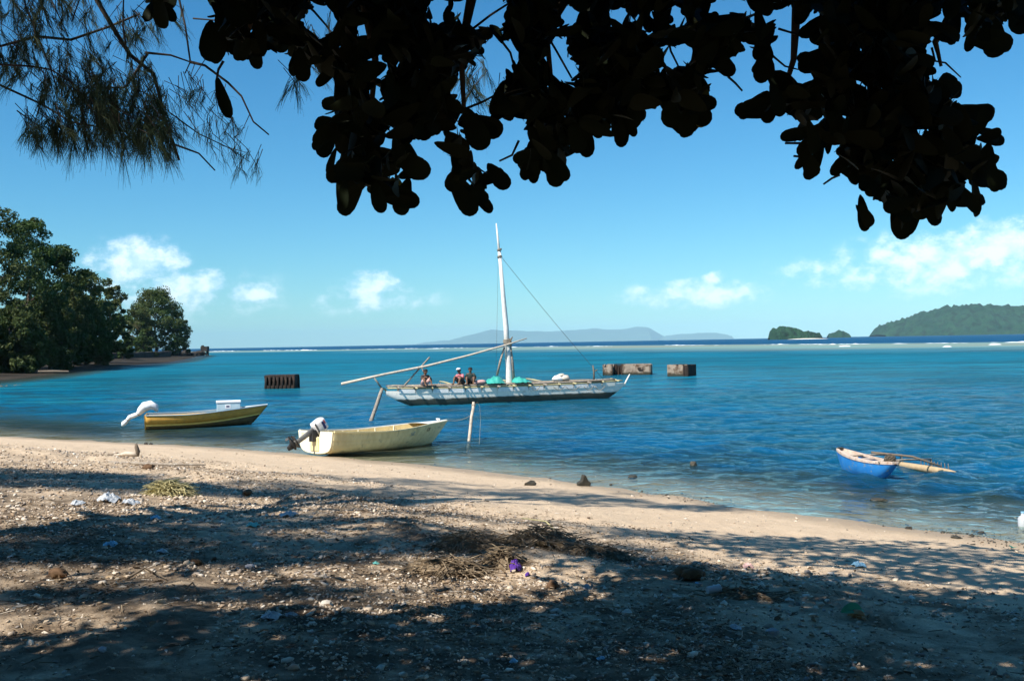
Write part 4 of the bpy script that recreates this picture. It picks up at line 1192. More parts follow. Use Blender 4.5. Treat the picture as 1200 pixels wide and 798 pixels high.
def build_wrecks():
    # left: dark rusted frame with open ribs
    c = at_z(328, 455.5); k = c.y / FPX
    r0 = world_root('rusted_pontoon', 'dark rusted open-ribbed pontoon standing in the shallows', 'pontoon', c)
    w, h, d = 33 * k, 15.2 * k, 1.5
    for ly in (0, d):
        for i in range(8):
            x = c.x - w / 2 + w * i / 7; mb = MB(); mb.tube([(x, c.y + ly, -.4), (x + .03, c.y + ly, h * .55), (x + .02 * (-1) ** i, c.y + ly, h * (.97 if i % 3 else .9))], [.15, .11, .12], 6, True, .3)
            rel(mb.build('rib', 'rust', None, True), r0)
    for z, t in ((h - .06, .16), (.12, .26)):
        for ly in (0, d):
            mb = MB(); mb.box((c.x, c.y + ly, z), (w + .2, .16, t), None, .03); rel(mb.build('beam', 'rust', None), r0)
    mb = MB(); mb.box((c.x, c.y + d / 2, h + .02), (w + .1, d, .08), None, .02); rel(mb.build('deck_plate', 'rust', None), r0)
    mb = MB(); mb.box((c.x, c.y + d * .8, h * .45), (w - .3, .08, h * .8)); rel(mb.build('back_plate', 'wood_dark', None), r0)
    for sx in (-1, 1):
        mb = MB(); mb.box((c.x + sx * (w / 2 - .02), c.y + d / 2, h * .5), (.08, d, h)); rel(mb.build('end_plate', 'rust', None), r0)
    # centre: two concrete caissons joined by a rusted gap
    c = at_z(735, 439.3); k = c.y / FPX; h = 12.6 * k; rz = R(-12)
    r1 = world_root('broken_caisson', 'long pale concrete caisson with a hole and dark broken gap near its left end', 'caisson', c)
    X = lambda px: c.x + (px - 735) * k
    for a, b, nm in ((709, 720.5, 'caisson_block'), (732, 765, 'caisson_block')):
        ws, Mx = wreck_box((X((a + b) / 2), c.y + .8, 0), (b - a) * k, 2.4, h, rz, None, 'concrete', int(a))
        for i, q in enumerate(ws): rel(q.build('concrete_wall', 'concrete' if i != 1 or nm else 'rust', None, False, True), r1)
    mb = MB(); mb.box((X(748), c.y + 1.0, h * .93), (32 * k, 2.0, .10), Matrix.Rotation(rz, 3, 'Z')); rel(mb.build('top_slab', 'concrete', None), r1)
    for px in (722, 725, 729, 731.5):
        mb = MB(); mb.tube([(X(px), c.y + .2, -.3), (X(px) + .05, c.y + .2, h * (.95 if px != 725 else .7))], [.12, .10], 6, True, .4); rel(mb.build('rusted_post', 'rust', None), r1)
    mb = MB(); mb.box((X(726.5), c.y + 1.2, h * .45), (12 * k, .1, h * .85)); rel(mb.build('rusted_plate', 'rust', None), r1)
    mb = MB(); mb.box((X(727), c.y + .5, h * .97), (13 * k, .35, .10)); rel(mb.build('rusted_beam', 'rust', None), r1)
    hc = Vector((X(751), c.y, 0)) + Vector((0, 0, h * .52)); ny = Matrix.Rotation(rz, 3, 'Z') @ Vector((0, -1, 0)); q0 = hc - Vector((X(748.5), c.y + .8, 0))
    dist_ = (1.2 - q0.dot(ny)); hc = hc + ny * (dist_ + .02); tx = Matrix.Rotation(rz, 3, 'Z') @ Vector((1, 0, 0))
    mb = MB(); mb.plate([(math.cos(t) * .26 * (1 + .25 * math.sin(3 * t)), math.sin(t) * .22 * (1 + .2 * math.cos(2 * t))) for t in np.linspace(0, 6.283, 12, endpoint=False)], .05, hc, tx, (0, 0, 1), ny); rel(mb.build('hole_plate', 'rust', None), r1)  # dark plate laid on the wall where the hole is
    mb = MB(); mb.plate([(math.cos(t) * .10, math.sin(t) * .10) for t in np.linspace(0, 6.283, 8, endpoint=False)], .07, hc + tx * .12 + Vector((0, 0, .06)), tx, (0, 0, 1), ny); rel(mb.build('port_bolt', 'concrete', None), r1)
    # right: separate caisson, dark side towards the camera
    c = at_z(800, 441.0); k = c.y / FPX; h = 13.8 * k; rz = R(38)
    r2 = world_root('corner_caisson', 'separate concrete caisson with pale left face and dark right face', 'caisson', c)
    X = lambda px: c.x + (px - 800) * k
    A, B_, C_ = Vector((X(783.5), c.y + .7, 0)), Vector((X(805), c.y - .2, 0)), Vector((X(819.5), c.y + 1.4, 0)); D_ = A + (C_ - B_)
    for i, (a, b) in enumerate(((A, B_), (B_, C_), (C_, D_), (D_, A))):
        n = 14; t = (b - a).normalized(); nn = Vector((-t.y, t.x, 0)) * .14; rows = []
        for q in range(n + 1):
            p = a.lerp(b, q / n); tz = h * (1 - .34 * max(0, mnoise.noise(Vector((q * .5, i * 3, 2)))) - .02 * random.random())
            rows.append([p + Vector((0, 0, -.5)), p + nn + Vector((0, 0, -.5)), p + nn + Vector((0, 0, tz)), p + Vector((0, 0, tz))])
        mb = MB(); mb.loft(rows); rel(mb.build('concrete_wall', 'rust' if i in (1, 2) else 'concrete', None, False, True), r2)  # right and back walls take the dark rust colour: their shade painted in
    for f_ in (.82, .92, .99):
        p = A.lerp(B_, f_) + Vector((0, -.06, 0)); mb = MB(); mb.tube([p + Vector((0, 0, -.3)), p + Vector((.04, 0, h * .55)), p + Vector((0, 0, h * .95))], [.10, .13, .08], 6, True, .5); rel(mb.build('rusted_post', 'rust', None), r2)
    mb = MB(); p = A.lerp(C_, .5); mb.add([A + Vector((0, 0, h * .88)), B_ + Vector((0, 0, h * .88)), C_ + Vector((0, 0, h * .88)), D_ + Vector((0, 0, h * .88))], [(0, 1, 2, 3)]); rel(mb.build('inner_deck', 'rust', None), r2)


build_wrecks()


# ------------------------------------------------------------------ blue outrigger canoe
def build_blue_canoe():
    P1, P2 = Vector((7.80, 23.9, 0)), Vector((8.40, 21.95, 0)); d = P2 - P1; L = d.length; th = math.atan2(d.y, d.x)
    root = thing('outrigger_canoe', 'small blue outrigger canoe with worn wooden rim afloat off the beach', 'canoe', P1, th)
    rows = []; n = 24
    def sec(t):
        B = .27 * max(.05, math.sin(math.pi * min(1, max(0, .03 + .94 * t)))) ** .6
        zs = .34 + .16 * (1 - t) ** 2.2 + .05 * t ** 3; zk = -.08 + .42 * max(0, .16 - t) ** 1.3 / .093 * .9 + .46 * (max(0, t - .66) / .34) ** 2
        return B, zs, min(zk, zs - .05)
    for i in range(n + 1):
        t = i / n; B, zs, zk = sec(t); row = []
        for k in range(-6, 7):
            u = abs(k) / 6; row.append((L * t, (1 if k > 0 else -1) * B * (1 - (1 - u) ** 2), zk + (zs - zk) * u ** 1.8))
        rows.append(row)
    MB().grid(rows).build('hull', 'blue_paint', root, True)
    for sd in (-1, 1):
        rr = []
        for i in range(n + 1):
            t = i / n; B, zs, zk = sec(t); yo, yi = sd * (B + .015), sd * max(B - .05, .005)
            rr.append([(L * t, yo, zs - .025), (L * t, yo, zs + .03), (L * t, yi, zs + .035), (L * t, yi, zs - .02)])
        MB().loft(rr).build('rim', 'deck_worn', root, False, True)
    rows = []
    for i in range(n + 1):
        t = i / n; B, zs, zk = sec(t); rows.append([(L * t, k * (B - .03), zs - .012) for k in (-1, 0, 1)] if t < .22 or t > .86 else [(L * t, k * (B - .03), zs - .14) for k in (-1, 0, 1)])
    MB().grid(rows).build('inner_deck', 'deck_worn', root)
    mb = MB(); mb.box((.05, 0, .53), (.10, .13, .05), None, .015); mb.build('bow_block', 'wet_rock', root)
    # thwarts
    for t in (.3, .5, .7):
        B, zs, zk = sec(t); mb = MB(); mb.box((L * t, 0, zs + .0), (.09, 2 * B, .025)); mb.build('thwart', 'deck_worn', root)
    # float, booms and pegs on the seaward side (to the right, +y local)
    Fa, Fb = Vector((9.30, 24.35, .07)), Vector((9.98, 22.55, .06)); inv = root.matrix_basis.inverted()
    fa, fb = inv @ Fa, inv @ Fb
    fl = pipe('outrigger_float', [fa + Vector((0, 0, .07)), fa.lerp(fb, .12), fa.lerp(fb, .6), fa.lerp(fb, .9), fb], [.03, .075, .09, .075, .05], 'float_wood', root, 9)
    for s_, t in ((.25, .12), (.74, .62)):
        B, zs, zk = sec(s_ + .1); q = fa.lerp(fb, t); a = Vector((L * (s_ + .12), -.22, zs + .03))
        bm_ = pipe('boom', [a, a.lerp(q, .5) + Vector((0, 0, .14)), q + Vector((0, 0, .24))], .022, 'wood_grey', root)
        for dx in (-.06, .06):
            pipe('peg', [q + Vector((0, 0, .26)), q + Vector((dx, 0, .02))], .012, 'wood_dark', bm_, 5)
    pipe('paddle_pole', [inv @ Vector((8.25, 23.0, .52)), inv @ Vector((9.2, 23.0, .40)), inv @ Vector((9.75, 22.75, .20))], [.025, .028, .022], 'wood_dark', root)
    for k in range(9):
        q = fa.lerp(fb, .45 + .055 * k); pipe('peg', [q + Vector((0, 0, .20)), q + Vector((.02, 0, .03))], .008, 'wood_dark', fl, 4)
    c = root.matrix_basis @ Vector((L * .90, .02, .40))
    ro = thing('rope_coil', 'dark bundled net on the near end of the blue outrigger canoe', 'net', c)
    mb = MB(); mb.blob((0, 0, .06), (.12, .11, .10), 3, .4, 2.2, 4); mb.build('net_mass', 'wet_rock', ro, True)
    for k in range(6):
        mb = MB(); mb.tube([Vector((math.cos(q) * .115, math.sin(q) * .108, .06 + .05 * math.sin(q * 2 + k) + (k - 3) * .02)) for q in np.linspace(0, 6.283, 14)], .011, 5); mb.build('cord', 'wood_dark', ro)


build_blue_canoe()

# ------------------------------------------------------------------ foliage helpers
def leaf_quads(C, Rad, per, size, rng, flat=.75, droop=0.0):
    """diamond leaves spread through clumps C with radii Rad -> V, F"""
    k = np.repeat(np.arange(len(C)), per); n = len(k)
    d = rng.normal(size=(n, 3)); d /= np.linalg.norm(d, axis=1)[:, None]
    r = rng.uniform(.25, 1, n) ** .6
    P = C[k] + d * (Rad[k] * r)[:, None] * np.array([1, 1, flat])
    a = rng.normal(size=(n, 3)); a[:, 2] -= droop; a /= np.linalg.norm(a, axis=1)[:, None]
    b = np.cross(a, rng.normal(size=(n, 3))); b /= np.linalg.norm(b, axis=1)[:, None]
    s = size * rng.uniform(.6, 1.35, n)[:, None]
    V = np.stack([P - a * s, P + b * s * .42, P + a * s, P - b * s * .42], 1).reshape(-1, 3)
    F = np.arange(n * 4).reshape(-1, 4)
    return V, F


def far_tree(label, base, height, crown_r, seed, matn='leaf_far', crown_lo=.28, nclump=75, per=120, leaf=.30, lean=0.0, group=None, name='shore_tree', squash=1.0):
    rng = np.random.default_rng(seed); rnd = random.Random(seed); base = Vector(base)
    root = world_root(name, label, 'tree', base, group)
    top = base + Vector((lean, rnd.uniform(-.5, .5), height * .72))
    tr = [base + Vector((0, 0, -.8)), base.lerp(top, .3) + Vector((rnd.uniform(-.4, .4), 0, 0)), base.lerp(top, .6) + Vector((rnd.uniform(-.5, .5), 0, 0)), top]
    mb = MB(); mb.tube(tr, [height * .024, height * .019, height * .013, height * .006], 8, True, .15); trunk = rel(mb.build('trunk', 'bark', None, True), root)
    C, Rad = [], []
    cz0, cz1 = crown_lo * height, height
    nlimb = 9; ends = []
    for i in range(nlimb):
        h = crown_lo + (.92 - crown_lo) * (i + .5) / nlimb; az = i * 2.4 + rnd.uniform(-.4, .4); st = base.lerp(top, min(h, .95))
        v = (h - crown_lo) / (1 - crown_lo); rr = crown_r * (math.sin(math.pi * min(1, .18 + .78 * v)) ** .6) * rnd.uniform(.7, 1.05)
        e = st + Vector((math.cos(az) * rr, math.sin(az) * rr, height * rnd.uniform(.06, .16))); ends.append((st, e))
        lb = MB(); lb.tube([st, st.lerp(e, .5) + Vector((0, 0, .4)), e], [height * .009, height * .006, height * .003], 5); rel(lb.build('limb', 'bark', None), root)
    for i in range(nclump):
        v = rnd.random() ** .85; az = rnd.uniform(0, 6.283); rr = crown_r * (math.sin(math.pi * min(1, .26 + .70 * v)) ** .65) * (rnd.random() ** .45)
        if i < nlimb * 3:
            st, e = ends[i % nlimb]; p = st.lerp(e, .45 + .3 * (i // nlimb)); p = p + Vector((rnd.uniform(-1, 1), rnd.uniform(-1, 1), rnd.uniform(0, 1))) * crown_r * .12
        else:
            p = base + Vector((lean * v + math.cos(az) * rr * squash, math.sin(az) * rr, cz0 + (cz1 - cz0) * v + rnd.uniform(-.5, .5) - .06 * height * (rr / crown_r) ** 2))
        C.append(tuple(p)); Rad.append(crown_r * rnd.uniform(.13, .27))
    V, F = leaf_quads(np.array(C), np.array(Rad), per, leaf, rng)
    cr = mesh_np('crown', V, F, matn); rel(cr, root); tag(cr, kind='stuff')
    return root


def far_palm(label, base, height, seed, nf=15, fl=3.6, lean=1.0):
    rnd = random.Random(seed); base = Vector(base); root = world_root('coconut_palm', label, 'palm', base, 'coconut palms on the headland')
    top = base + Vector((lean, 0, height)); mb = MB(); mb.tube([base + Vector((0, 0, -.5)), base + Vector((lean * .15, 0, height * .4)), base + Vector((lean * .5, 0, height * .75)), top], [.22, .17, .14, .12], 7); rel(mb.build('trunk', 'bark', None, True), root)
    for k in range(nf):
        az = k * 2.399 + rnd.uniform(-.2, .2); el = rnd.uniform(.1, 1.15); pts = []; p = top.copy(); v = Vector((math.cos(az) * math.cos(el), math.sin(az) * math.cos(el), math.sin(el)))
        for i in range(8):
            pts.append(p.copy()); p = p + v * (fl / 7); v = (v + Vector((0, 0, -.26))).normalized()
        mb = MB(); mb.tube(pts, [.035, .03, .03, .025, .02, .015, .01, .008], 4)
        for i in range(1, 8):
            d = (pts[i] - pts[i - 1]).normalized(); s_ = d.cross(Vector((0, 0, 1))).normalized(); ln = fl * .20 * math.sin(math.pi * (i + .8) / 9)
            for q in (0, .5):
                c = pts[i - 1].lerp(pts[i], q)
                for sd in (-1, 1):
                    tip = c + (s_ * sd * .8 + d * .5 + Vector((0, 0, -.55))) * ln; mb.add([c - d * .07, c + d * .07, tip], [(0, 1, 2)])
        rel(mb.build('frond', 'leaf_palm', None), root)
    return root


def gz(px, dist):
    x = (px - 600) / FPX * dist; return Vector((x, dist, ground(x, dist)))


# headland trees: (label, px, distance, top py, crown radius in px, material, lean)
GH = 'trees massed on the headland'
HT = [('tallest dark tree of the headland, cut by the picture edge', -6, 150, 246, 62, 'leaf_far_dark', 0),
      ('feathery tree whose top rises highest at the left edge of the headland wood', 30, 165, 256, 40, 'leaf_far', 1.5),
      ('dark rounded tree next right of the tallest headland tree', 62, 178, 290, 44, 'leaf_far_dark', 1),
      ('olive tree halfway down the sloping skyline of the headland wood', 92, 190, 318, 38, 'leaf_far', 1),
      ('last slender dark tree at the right end of the headland wood', 122, 215, 330, 26, 'leaf_far_dark', 1.5),
      ('low bushy tree under the headland wood near its water side', 58, 160, 345, 36, 'leaf_far_dark', 0),
      ('low pale bushy tree below the right end of the headland wood', 100, 196, 362, 30, 'leaf_far', 0),
      ('low dark shrubby tree at the left edge above the rocky shore', 12, 140, 362, 34, 'leaf_far_dark', 0)]
for i, (lab, px, dd, ty, rp, mt, ln) in enumerate(HT):
    b = gz(px, dd); hgt = EYE + (hor(px) - ty) / FPX * dd - b.z
    far_tree(lab, b, hgt, rp / FPX * dd, 40 + i, mt, .03 if ty > 340 else .14, 120 if rp > 35 else 85, 150, .26 if dd < 170 else .30, ln, GH)
b = gz(183, 385); far_tree('single broad green tree standing at the tip of the headland', b, EYE + (hor(183) - 341) / FPX * 385 - b.z, 36 / FPX * 385, 71, 'leaf_far', .06, 150, 150, .42, 0)
b = gz(160, 372); far_tree('smaller green tree tucked against the left side of the tip tree', b, EYE + (hor(160) - 362) / FPX * 372 - b.z, 20 / FPX * 372, 72, 'leaf_far', .06, 70, 130, .42, 0)
b = gz(208, 400); far_tree('low rounded tree leaning over the water right of the tip tree', b, EYE + (hor(208) - 362) / FPX * 400 - b.z, 15 / FPX * 400, 73, 'leaf_far_dark', .04, 60, 120, .42, 0)
for lab, px, dd, ty, sd, ln in (('coconut palm with pale fronds between the wood and the tip tree', 147, 300, 382, 5, 2.0), ('coconut palm leaning left at the end of the headland wood', 136, 290, 366, 6, -1.5)):
    b = gz(px, dd); far_palm(lab, b, EYE + (hor(px) - ty) / FPX * dd - b.z, sd, 16, 3.6 if dd > 200 else 2.6, ln)


# headland shore: wall, shed, rocks, jetty
def build_headland():
    A, B = gz(84, 205), gz(203, 360); d = (B - A); L = d.length; n = 60
    root = world_root('sea_wall', 'long dark stone sea wall along the headland shore', 'wall', A)
    rows = []
    t = d.normalized(); nn = Vector((-t.y, t.x, 0))
    for i in range(n + 1):
        p = A.lerp(B, i / n); p.z = 0; w = mnoise.noise(Vector((i * .5, 0, 0))) * .5; h = 2.3 + .25 * mnoise.noise(Vector((i * .8, 3, 0)))
        rows.append([p - nn * (-.9 + w), p - nn * (-.6 + w) + Vector((0, 0, h)), p + nn * 1.6 + Vector((0, 0, h + .1)), p + nn * 1.6 - Vector((0, 0, .4))])
    mb = MB(); mb.loft(rows); rel(mb.build('wall_face', 'wall_stone', None, False, True), root)
    # shed
    c = gz(137, 262); k = c.y / FPX; c.z = 2.4
    sh = world_root('white_shed', 'low white shed half hidden behind the headland palms', 'shed', c)
    mb = MB(); mb.box((c.x, c.y, c.z + .55), (30 * k, 4, 1.1)); wl = rel(mb.build('wall', 'wall_stone', None), sh)
    mb = MB(); mb.box((c.x, c.y - .2, c.z + 1.35), (34 * k, 5, .55), None, .1); rel(mb.build('roof', 'shed_white', None), sh)
    mb = MB(); c2 = gz(129, 255); mb.box((c2.x, c2.y, c.z + 2.2), (3 * k, .5, 1.1), None, .05); rel(mb.build('gable_board', 'shed_white', None), sh)
    # pale driftwood table on the shore
    c = gz(60, 152); k = c.y / FPX
    tb = world_root('log_pile', 'rough driftwood logs lying on the headland shore', 'log pile', c)
    for px0, px1, py in ((44, 80, 418.5), (50, 70, 415.5)):
        a, b_ = gz(px0, 146 + (py - 415) * -2) + Vector((0, 0, .25)), gz(px1, 147 + (py - 415) * -2) + Vector((0, 0, .3)); mb = MB(); mb.tube([a, a.lerp(b_, .5), b_], [.2, .25, .16], 6); rel(mb.build('log', 'wood_dark', None), tb)
    # jetty: rubble mole and an end block
    A, B = Vector(gz(196, 395)), Vector(((238 - 600) / FPX * 440, 440, 0)); rnd = random.Random(4)
    j = world_root('rubble_jetty', 'dark rubble jetty running out from the headland tip', 'jetty', B)
    for i in range(46):
        f_ = i / 45; p = A.lerp(B, f_); r_ = rnd.uniform(1.0, 1.9) * (1.15 - .35 * f_); mb = MB()
        mb.blob((p.x + rnd.uniform(-.8, .8), p.y + rnd.uniform(-2, 2), rnd.uniform(.1, 1.2) * (1.6 - .7 * f_)), (r_ * 1.2, r_, r_ * .8), 1, .4, 1.5, i); rel(mb.build('boulder', 'wall_stone', None), j)
    c = Vector(((240 - 600) / FPX * 442, 442, 0)); k = c.y / FPX
    e = world_root('jetty_block', 'square dark block on legs at the very end of the jetty', 'block', c)
    mb = MB(); mb.box((c.x, c.y, 2.9), (8 * k, 3, 2.2), None, .15); rel(mb.build('slab', 'wall_stone', None), e)
    for sx in (-1, 1):
        mb = MB(); mb.box((c.x + sx * 3 * k, c.y, .9), (.8, 1.5, 2.6)); rel(mb.build('leg', 'wall_stone', None), e)
    mb = MB(); mb.box((c.x - 2.5 * k, c.y, 4.2), (2.2 * k, 1.4, .6), None, .1); rel(mb.build('cap_stone', 'wall_stone', None), e)
    # low reef shelves drying at the headland foot
    for lab, pts, wd in (('brown drying rock shelf low along the headland foot', [(0, 436), (40, 432), (85, 430), (130, 428), (180, 426)], 3.0),
                         ('nearer brown rock shelf jutting from the left edge', [(-30, 455), (0, 453), (18, 451.5), (26, 451)], 2.2),
                         ('thin outer rock shelf off the headland tip', [(120, 423), (160, 421), (200, 419), (232, 417.5)], 4.0)):
        rows = []; n = 40; W = [at_z(*p) for p in pts]
        for i in range(n + 1):
            f_ = i / n * (len(W) - 1); q = min(int(f_), len(W) - 2); p = W[q].lerp(W[q + 1], f_ - q); w = wd * (.5 + .9 * abs(mnoise.noise(Vector((i * .35, wd, 0))))) * math.sin(math.pi * (i + .5) / (n + 1)) ** .4
            row = []
            for k_ in range(7):
                v = k_ / 6 * 2 - 1; row.append((p.x - v * w * .35, p.y + v * w, -.25 + .42 * (1 - v * v) * (.6 + .6 * mnoise.noise(Vector((i * .6, v * 2, wd))))))
            rows.append(row)
        mb = MB(); mb.grid(rows); o = mb.build('rock_shelf', 'reef_rock', None, True); tag(o, lab, 'rock shelf', 'drying reef shelves')


build_headland()

# ------------------------------------------------------------------ big-leaved tree overhead
CANOPY = np.array([(160, -40), (162, 5), (172, 25), (190, 31), (203, 22), (206, -6), (244, -8), (246, 60), (250, 72), (268, 70), (282, 76), (302, 79), (322, 66), (330, 62), (340, 86), (356, 92), (371, 84),
    (373, 100), (385, 104), (378, 123), (384, 138), (370, 143), (374, 155), (366, 172), (377, 181), (392, 180), (385, 210), (394, 216), (400, 250), (408, 249), (417, 228), (433, 235), (447, 246), (455, 232),
    (468, 250), (488, 238), (484, 215), (476, 203), (490, 209), (501, 205), (500, 193), (490, 184), (488, 172), (503, 163), (519, 178), (517, 200), (526, 222), (540, 229), (545, 250), (556, 250), (558, 226), (568, 246), (575, 247), (570, 222), (576, 211),
    (594, 218), (588, 201), (570, 186), (552, 178), (556, 166), (567, 172), (566, 160), (586, 154), (580, 147), (565, 148), (560, 132), (574, 118), (576, 140), (606, 144), (612, 164), (603, 187), (612, 208), (625, 214), (634, 203), (651, 217), (664, 210), (672, 196),
    (674, 182), (690, 181), (698, 173), (707, 166), (722, 163), (728, 170), (733, 161), (744, 158), (754, 145), (766, 127), (776, 131), (782, 145), (794, 147), (802, 159), (810, 156), (814, 141), (821, 147), (830, 143), (838, 122),
    (832, 104), (840, 91), (858, 86), (864, 68), (880, 58), (884, 84), (892, 94), (902, 90), (904, 70), (913, 58), (916, 38), (908, 16), (926, 14), (935, 26), (950, 22), (938, 40), (958, 60), (957, 66), (938, 66), (939, 80), (950, 90), (930, 90), (904, 88),
    (900, 104), (880, 114), (863, 128), (868, 138), (884, 140), (898, 142), (910, 137), (928, 143), (917, 160), (930, 170), (938, 172), (934, 196), (943, 208), (956, 206), (962, 190), (961, 180), (974, 184), (976, 203), (986, 208), (990, 222), (998, 234), (1004, 255), (1014, 269), (1021, 264),
    (1012, 240), (1009, 225), (1028, 243), (1044, 256), (1050, 272), (1059, 278), (1070, 268), (1074, 258), (1098, 262), (1102, 252), (1118, 246), (1122, 240), (1148, 252), (1155, 232), (1138, 219), (1168, 222), (1180, 212), (1166, 200), (1168, 186), (1163, 178), (1138, 172), (1158, 170), (1176, 164), (1172, 154),
    (1150, 153), (1140, 150), (1156, 146), (1165, 134), (1158, 124), (1122, 124), (1127, 106), (1116, 88), (1100, 92), (1092, 56), (1099, 40), (1112, 52), (1126, 44), (1121, 28), (1130, 30), (1134, 58), (1150, 54), (1168, 65), (1183, 54), (1170, 36), (1182, 28), (1195, 36), (1215, 30), (1215, -40)], float)
HOLES = [(566, 14, 26, 17), (590, 62, 13, 13), (578, 78, 12, 30), (556, 105, 20, 26), (655, 70, 10, 26), (667, 84, 8, 12), (375, 24, 18, 16), (426, 35, 6, 6), (442, 78, 9, 10), (441, 108, 7, 6), (512, 12, 6, 16), (725, 22, 8, 12), (712, 75, 5, 5),
         (455, 168, 7, 8), (527, 148, 8, 7), (498, 95, 5, 4), (795, 20, 6, 10), (788, 68, 9, 12), (808, 60, 5, 8), (850, 8, 30, 6), (760, 30, 4, 6), (668, 18, 10, 8), (404, 62, 4, 6), (460, 140, 6, 5), (1100, 22, 6, 5), (955, 135, 5, 10), (890, 25, 5, 6), (1076, 100, 6, 3), (1010, 106, 6, 4), (1085, 160, 5, 5)]


def in_canopy(Q):
    ok = in_poly(Q, CANOPY)
    for hx, hy, rx, ry in HOLES: ok &= ((Q[:, 0] - hx) / rx) ** 2 + ((Q[:, 1] - hy) / ry) ** 2 > 1
    return ok


LEAF_U = np.array([0, .10, .28, .48, .68, .86, .96, 1.0]); LEAF_W = np.array([.05, .20, .33, .43, .49, .43, .29, .10])


def leaf_shape(nprof=8):
    """unit leaf along +x, folded along the midrib, with wavy rim -> V, F(tri-free quads)"""
    V = []; u, w = LEAF_U, LEAF_W
    for i in range(len(u)):
        for k in (-1, 0, 1):
            V.append((u[i], k * w[i] * .56, .10 * abs(k) * w[i] - .10 * u[i] ** 2))
    F = []
    for i in range(len(u) - 1):
        for k in (0, 1): F.append((i * 3 + k, i * 3 + k + 1, (i + 1) * 3 + k + 1, (i + 1) * 3 + k))
    return np.array(V), np.array(F)


def leaf_frames(n, rng, bias=(0, 0, -.55), spread=1.0):
    a = rng.normal(size=(n, 3)) * spread + np.array(bias); a /= np.linalg.norm(a, axis=1)[:, None]
    c = rng.normal(size=(n, 3)); b = np.cross(c, a); b /= np.linalg.norm(b, axis=1)[:, None]
    return a, b, np.cross(a, b)


def stamp_leaves(P, a, b, c, s):
    U, F = leaf_shape(); n = len(P)
    V = (P[:, None, :] + s[:, None, None] * (U[None, :, 0:1] * a[:, None, :] + U[None, :, 1:2] * b[:, None, :] + U[None, :, 2:3] * c[:, None, :])).reshape(-1, 3)
    FF = (F[None] + (np.arange(n) * len(U))[:, None, None]).reshape(-1, 4)
    return V, FF


